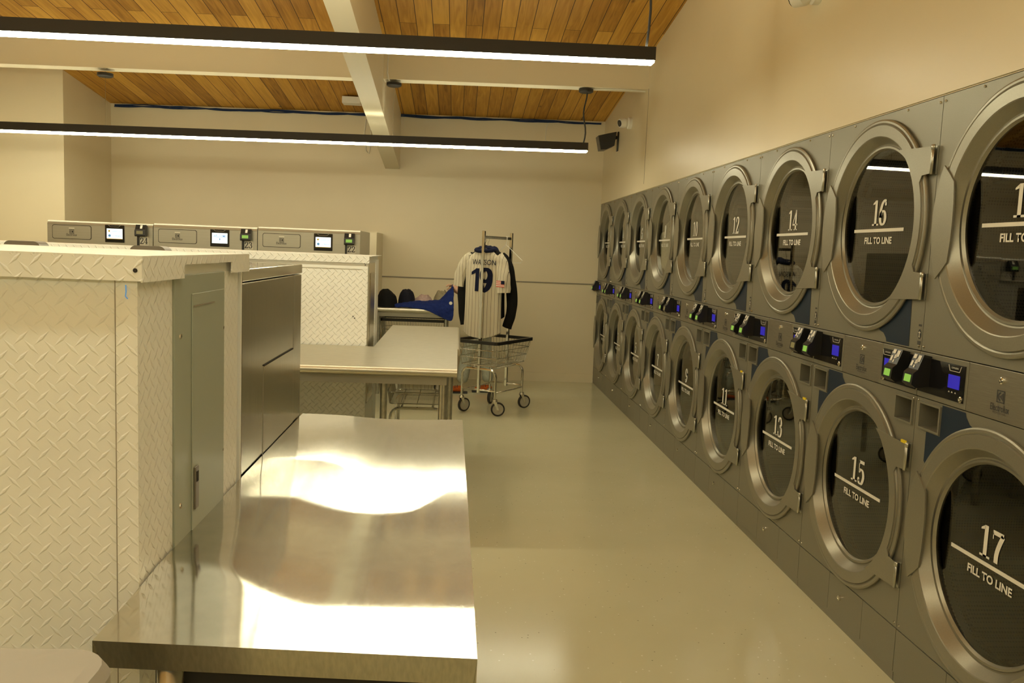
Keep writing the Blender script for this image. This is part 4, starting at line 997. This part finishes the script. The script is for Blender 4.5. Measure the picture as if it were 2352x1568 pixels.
# ------------------------------------------------------------------ wall and ceiling fittings
t = thing('security_camera', 'white turret security camera high on the right wall near the far corner', 'camera', (DX, 7.99, 2.655), 0)
MB().lathe([(0, .055), (-.03, .055), (-.04, .045), (-.04, .001)], (0, 0, 0), 'x', 28).build('mount', 'camera_white', t)
b = MB(); b.tube([(-.04, -.0, 0), (-.075, -.015, -.002), (-.115, -.03, -.010)], [.040, .048, .038], 20); hd = b.build('head', 'camera_white', t); MB().cyl((-.113, -.03, -.010), (-.120, -.032, -.012), .030, 20).build('lens', 'black_gloss', hd)
t = thing('security_camera', 'white security camera on the right wall cut off by the top edge of the picture', 'camera', (DX, 3.83, 2.625), 0)
MB().lathe([(0, .055), (-.03, .055), (-.04, .045), (-.04, .001)], (0, 0, 0), 'x', 28).build('mount', 'camera_white', t)
b = MB(); b.tube([(-.03, 0, 0), (-.06, .03, -.01), (-.09, .07, -.02)], [.040, .046, .036], 20); hd = b.build('head', 'camera_white', t); MB().cyl((-.089, .069, -.020), (-.094, .076, -.022), .028, 20).build('lens', 'black_gloss', hd)
t = thing('wall_speaker', 'small black loudspeaker on a bracket high on the right wall by the corner', 'speaker', (DX, 8.62, 2.56), 0)
MB().box(-.012, 0, -.03, .03, -.09, .10, .003).build('bracket', 'black_plastic', t)
P = [(-.035, .09), (-.12, .07), (-.215, .045), (-.185, -.09), (-.13, -.085), (-.05, -.045)]
b = MB(); b.extr(P, -.085, .085, 'y'); b.tube([(-.01, 0, .05), (-.05, 0, .03)], .015, 8); b.build('cabinet', 'black_plastic', t)
# cable bundle along the back wall / ceiling joint
b = MB(); rnd = random.Random(3)
for s in range(5):
    ph = rnd.random() * 6; pts = []
    for k in range(70):
        x = -3.66 + (DX - .05 + 3.66) * k / 69
        if -.84 < x < -.65: x = x
        pts.append((x, YB - .018 - .012 * s / 3, zc(x, YB) - .007 - .016 * abs(math.sin(x * (2.3 + .9 * s) + ph)) - .004 * s))
    b.tube(pts, .0055, 5)
tag(b.build('cable_bundle', 'cable_blue'), 'dark blue cables strung along the top of the back wall under the planks', 'cables')
tag(MB().box(-1.21, -1.03, 8.80, 8.95, zc(-1.1, 8.9) - .075, zc(-1.1, 8.95) - .004, .004).build('junction_box', 'camera_white'), 'small white junction box on the planks left of the sloping beam', 'box')
b = MB(); b.tube([(-1.04, YB - .006, 2.78), (-1.055, YB - .006, 2.62), (-1.03, YB - .006, 2.45), (-1.0, YB - .006, 2.42), (-.985, YB - .006, 2.52), (-.99, YB - .006, 2.7)], .005, 6)
tag(b.build('cable_loop', 'camera_white'), 'thin cable loop hanging on the back wall left of the sloping beam', 'cable')
b = MB(); b.tube([(.93, YB - .006, 2.85), (.905, YB - .006, 2.78), (.90, YB - .006, 2.62), (.90, YB - .006, 2.50)], .0035, 6)
tag(b.build('thin_cable', 'camera_white'), 'thin pale cord running down the back wall behind the far light', 'cable')
b = MB(); b.tube([(-.63, 7.292, 3.02), (-.635, 7.292, 2.85), (-.62, 7.31, 2.795)], .006, 6)
b.tube([(1.08, 7.36, 2.822), (1.3, 7.33, 2.828), (1.53, 7.33, 2.822)], .005, 6)
tag(b.build('white_conduit', 'camera_white'), 'thin white conduit clipped to the cross beam', 'cable')

# ------------------------------------------------------------------ grey bin bottom left
t = thing('plastic_bin', 'light grey plastic bin with a lid opening at the bottom left corner', 'bin', (-.635, 1.0, 0))
def binsec(z, w, d, r=.06):
    out = []
    for cx, cy, a0 in ((w - r, d - r, 0), (-w + r, d - r, 90), (-w + r, -d + r, 180), (w - r, -d + r, 270)):
        out += [(cx + r * math.cos(math.radians(a0 + q * 15)), cy + r * math.sin(math.radians(a0 + q * 15)), z) for q in range(7)]
    return out
b = MB(); secs = [binsec(0, .15, .13), binsec(.78, .175, .155)]
R_ = [[b.b.verts.new(p) for p in s] for s in secs]
for A, B in zip(R_, R_[1:]):
    for k in range(len(A)): f = b.b.faces.new((A[k], A[(k + 1) % len(A)], B[(k + 1) % len(B)], B[k])); f.smooth = True
b.b.faces.new(R_[0]); b.build('body', 'grey_plastic', t)
b = MB(); secs = [binsec(.78, .180, .160), binsec(.80, .190, .168), binsec(.845, .190, .168), binsec(.862, .182, .160), binsec(.868, .168, .146), binsec(.866, .08, .08, .05), binsec(.84, .07, .07, .05)]
R_ = [[b.b.verts.new(p) for p in s] for s in secs]
for A, B in zip(R_, R_[1:]):
    for k in range(len(A)): f = b.b.faces.new((A[k], A[(k + 1) % len(A)], B[(k + 1) % len(B)], B[k])); f.smooth = True
l = b.build('lid', 'grey_plastic', t); b = MB(); b.b.faces.new([b.b.verts.new(p) for p in binsec(.842, .071, .071, .05)]); b.build('opening', 'dark_gap', l)
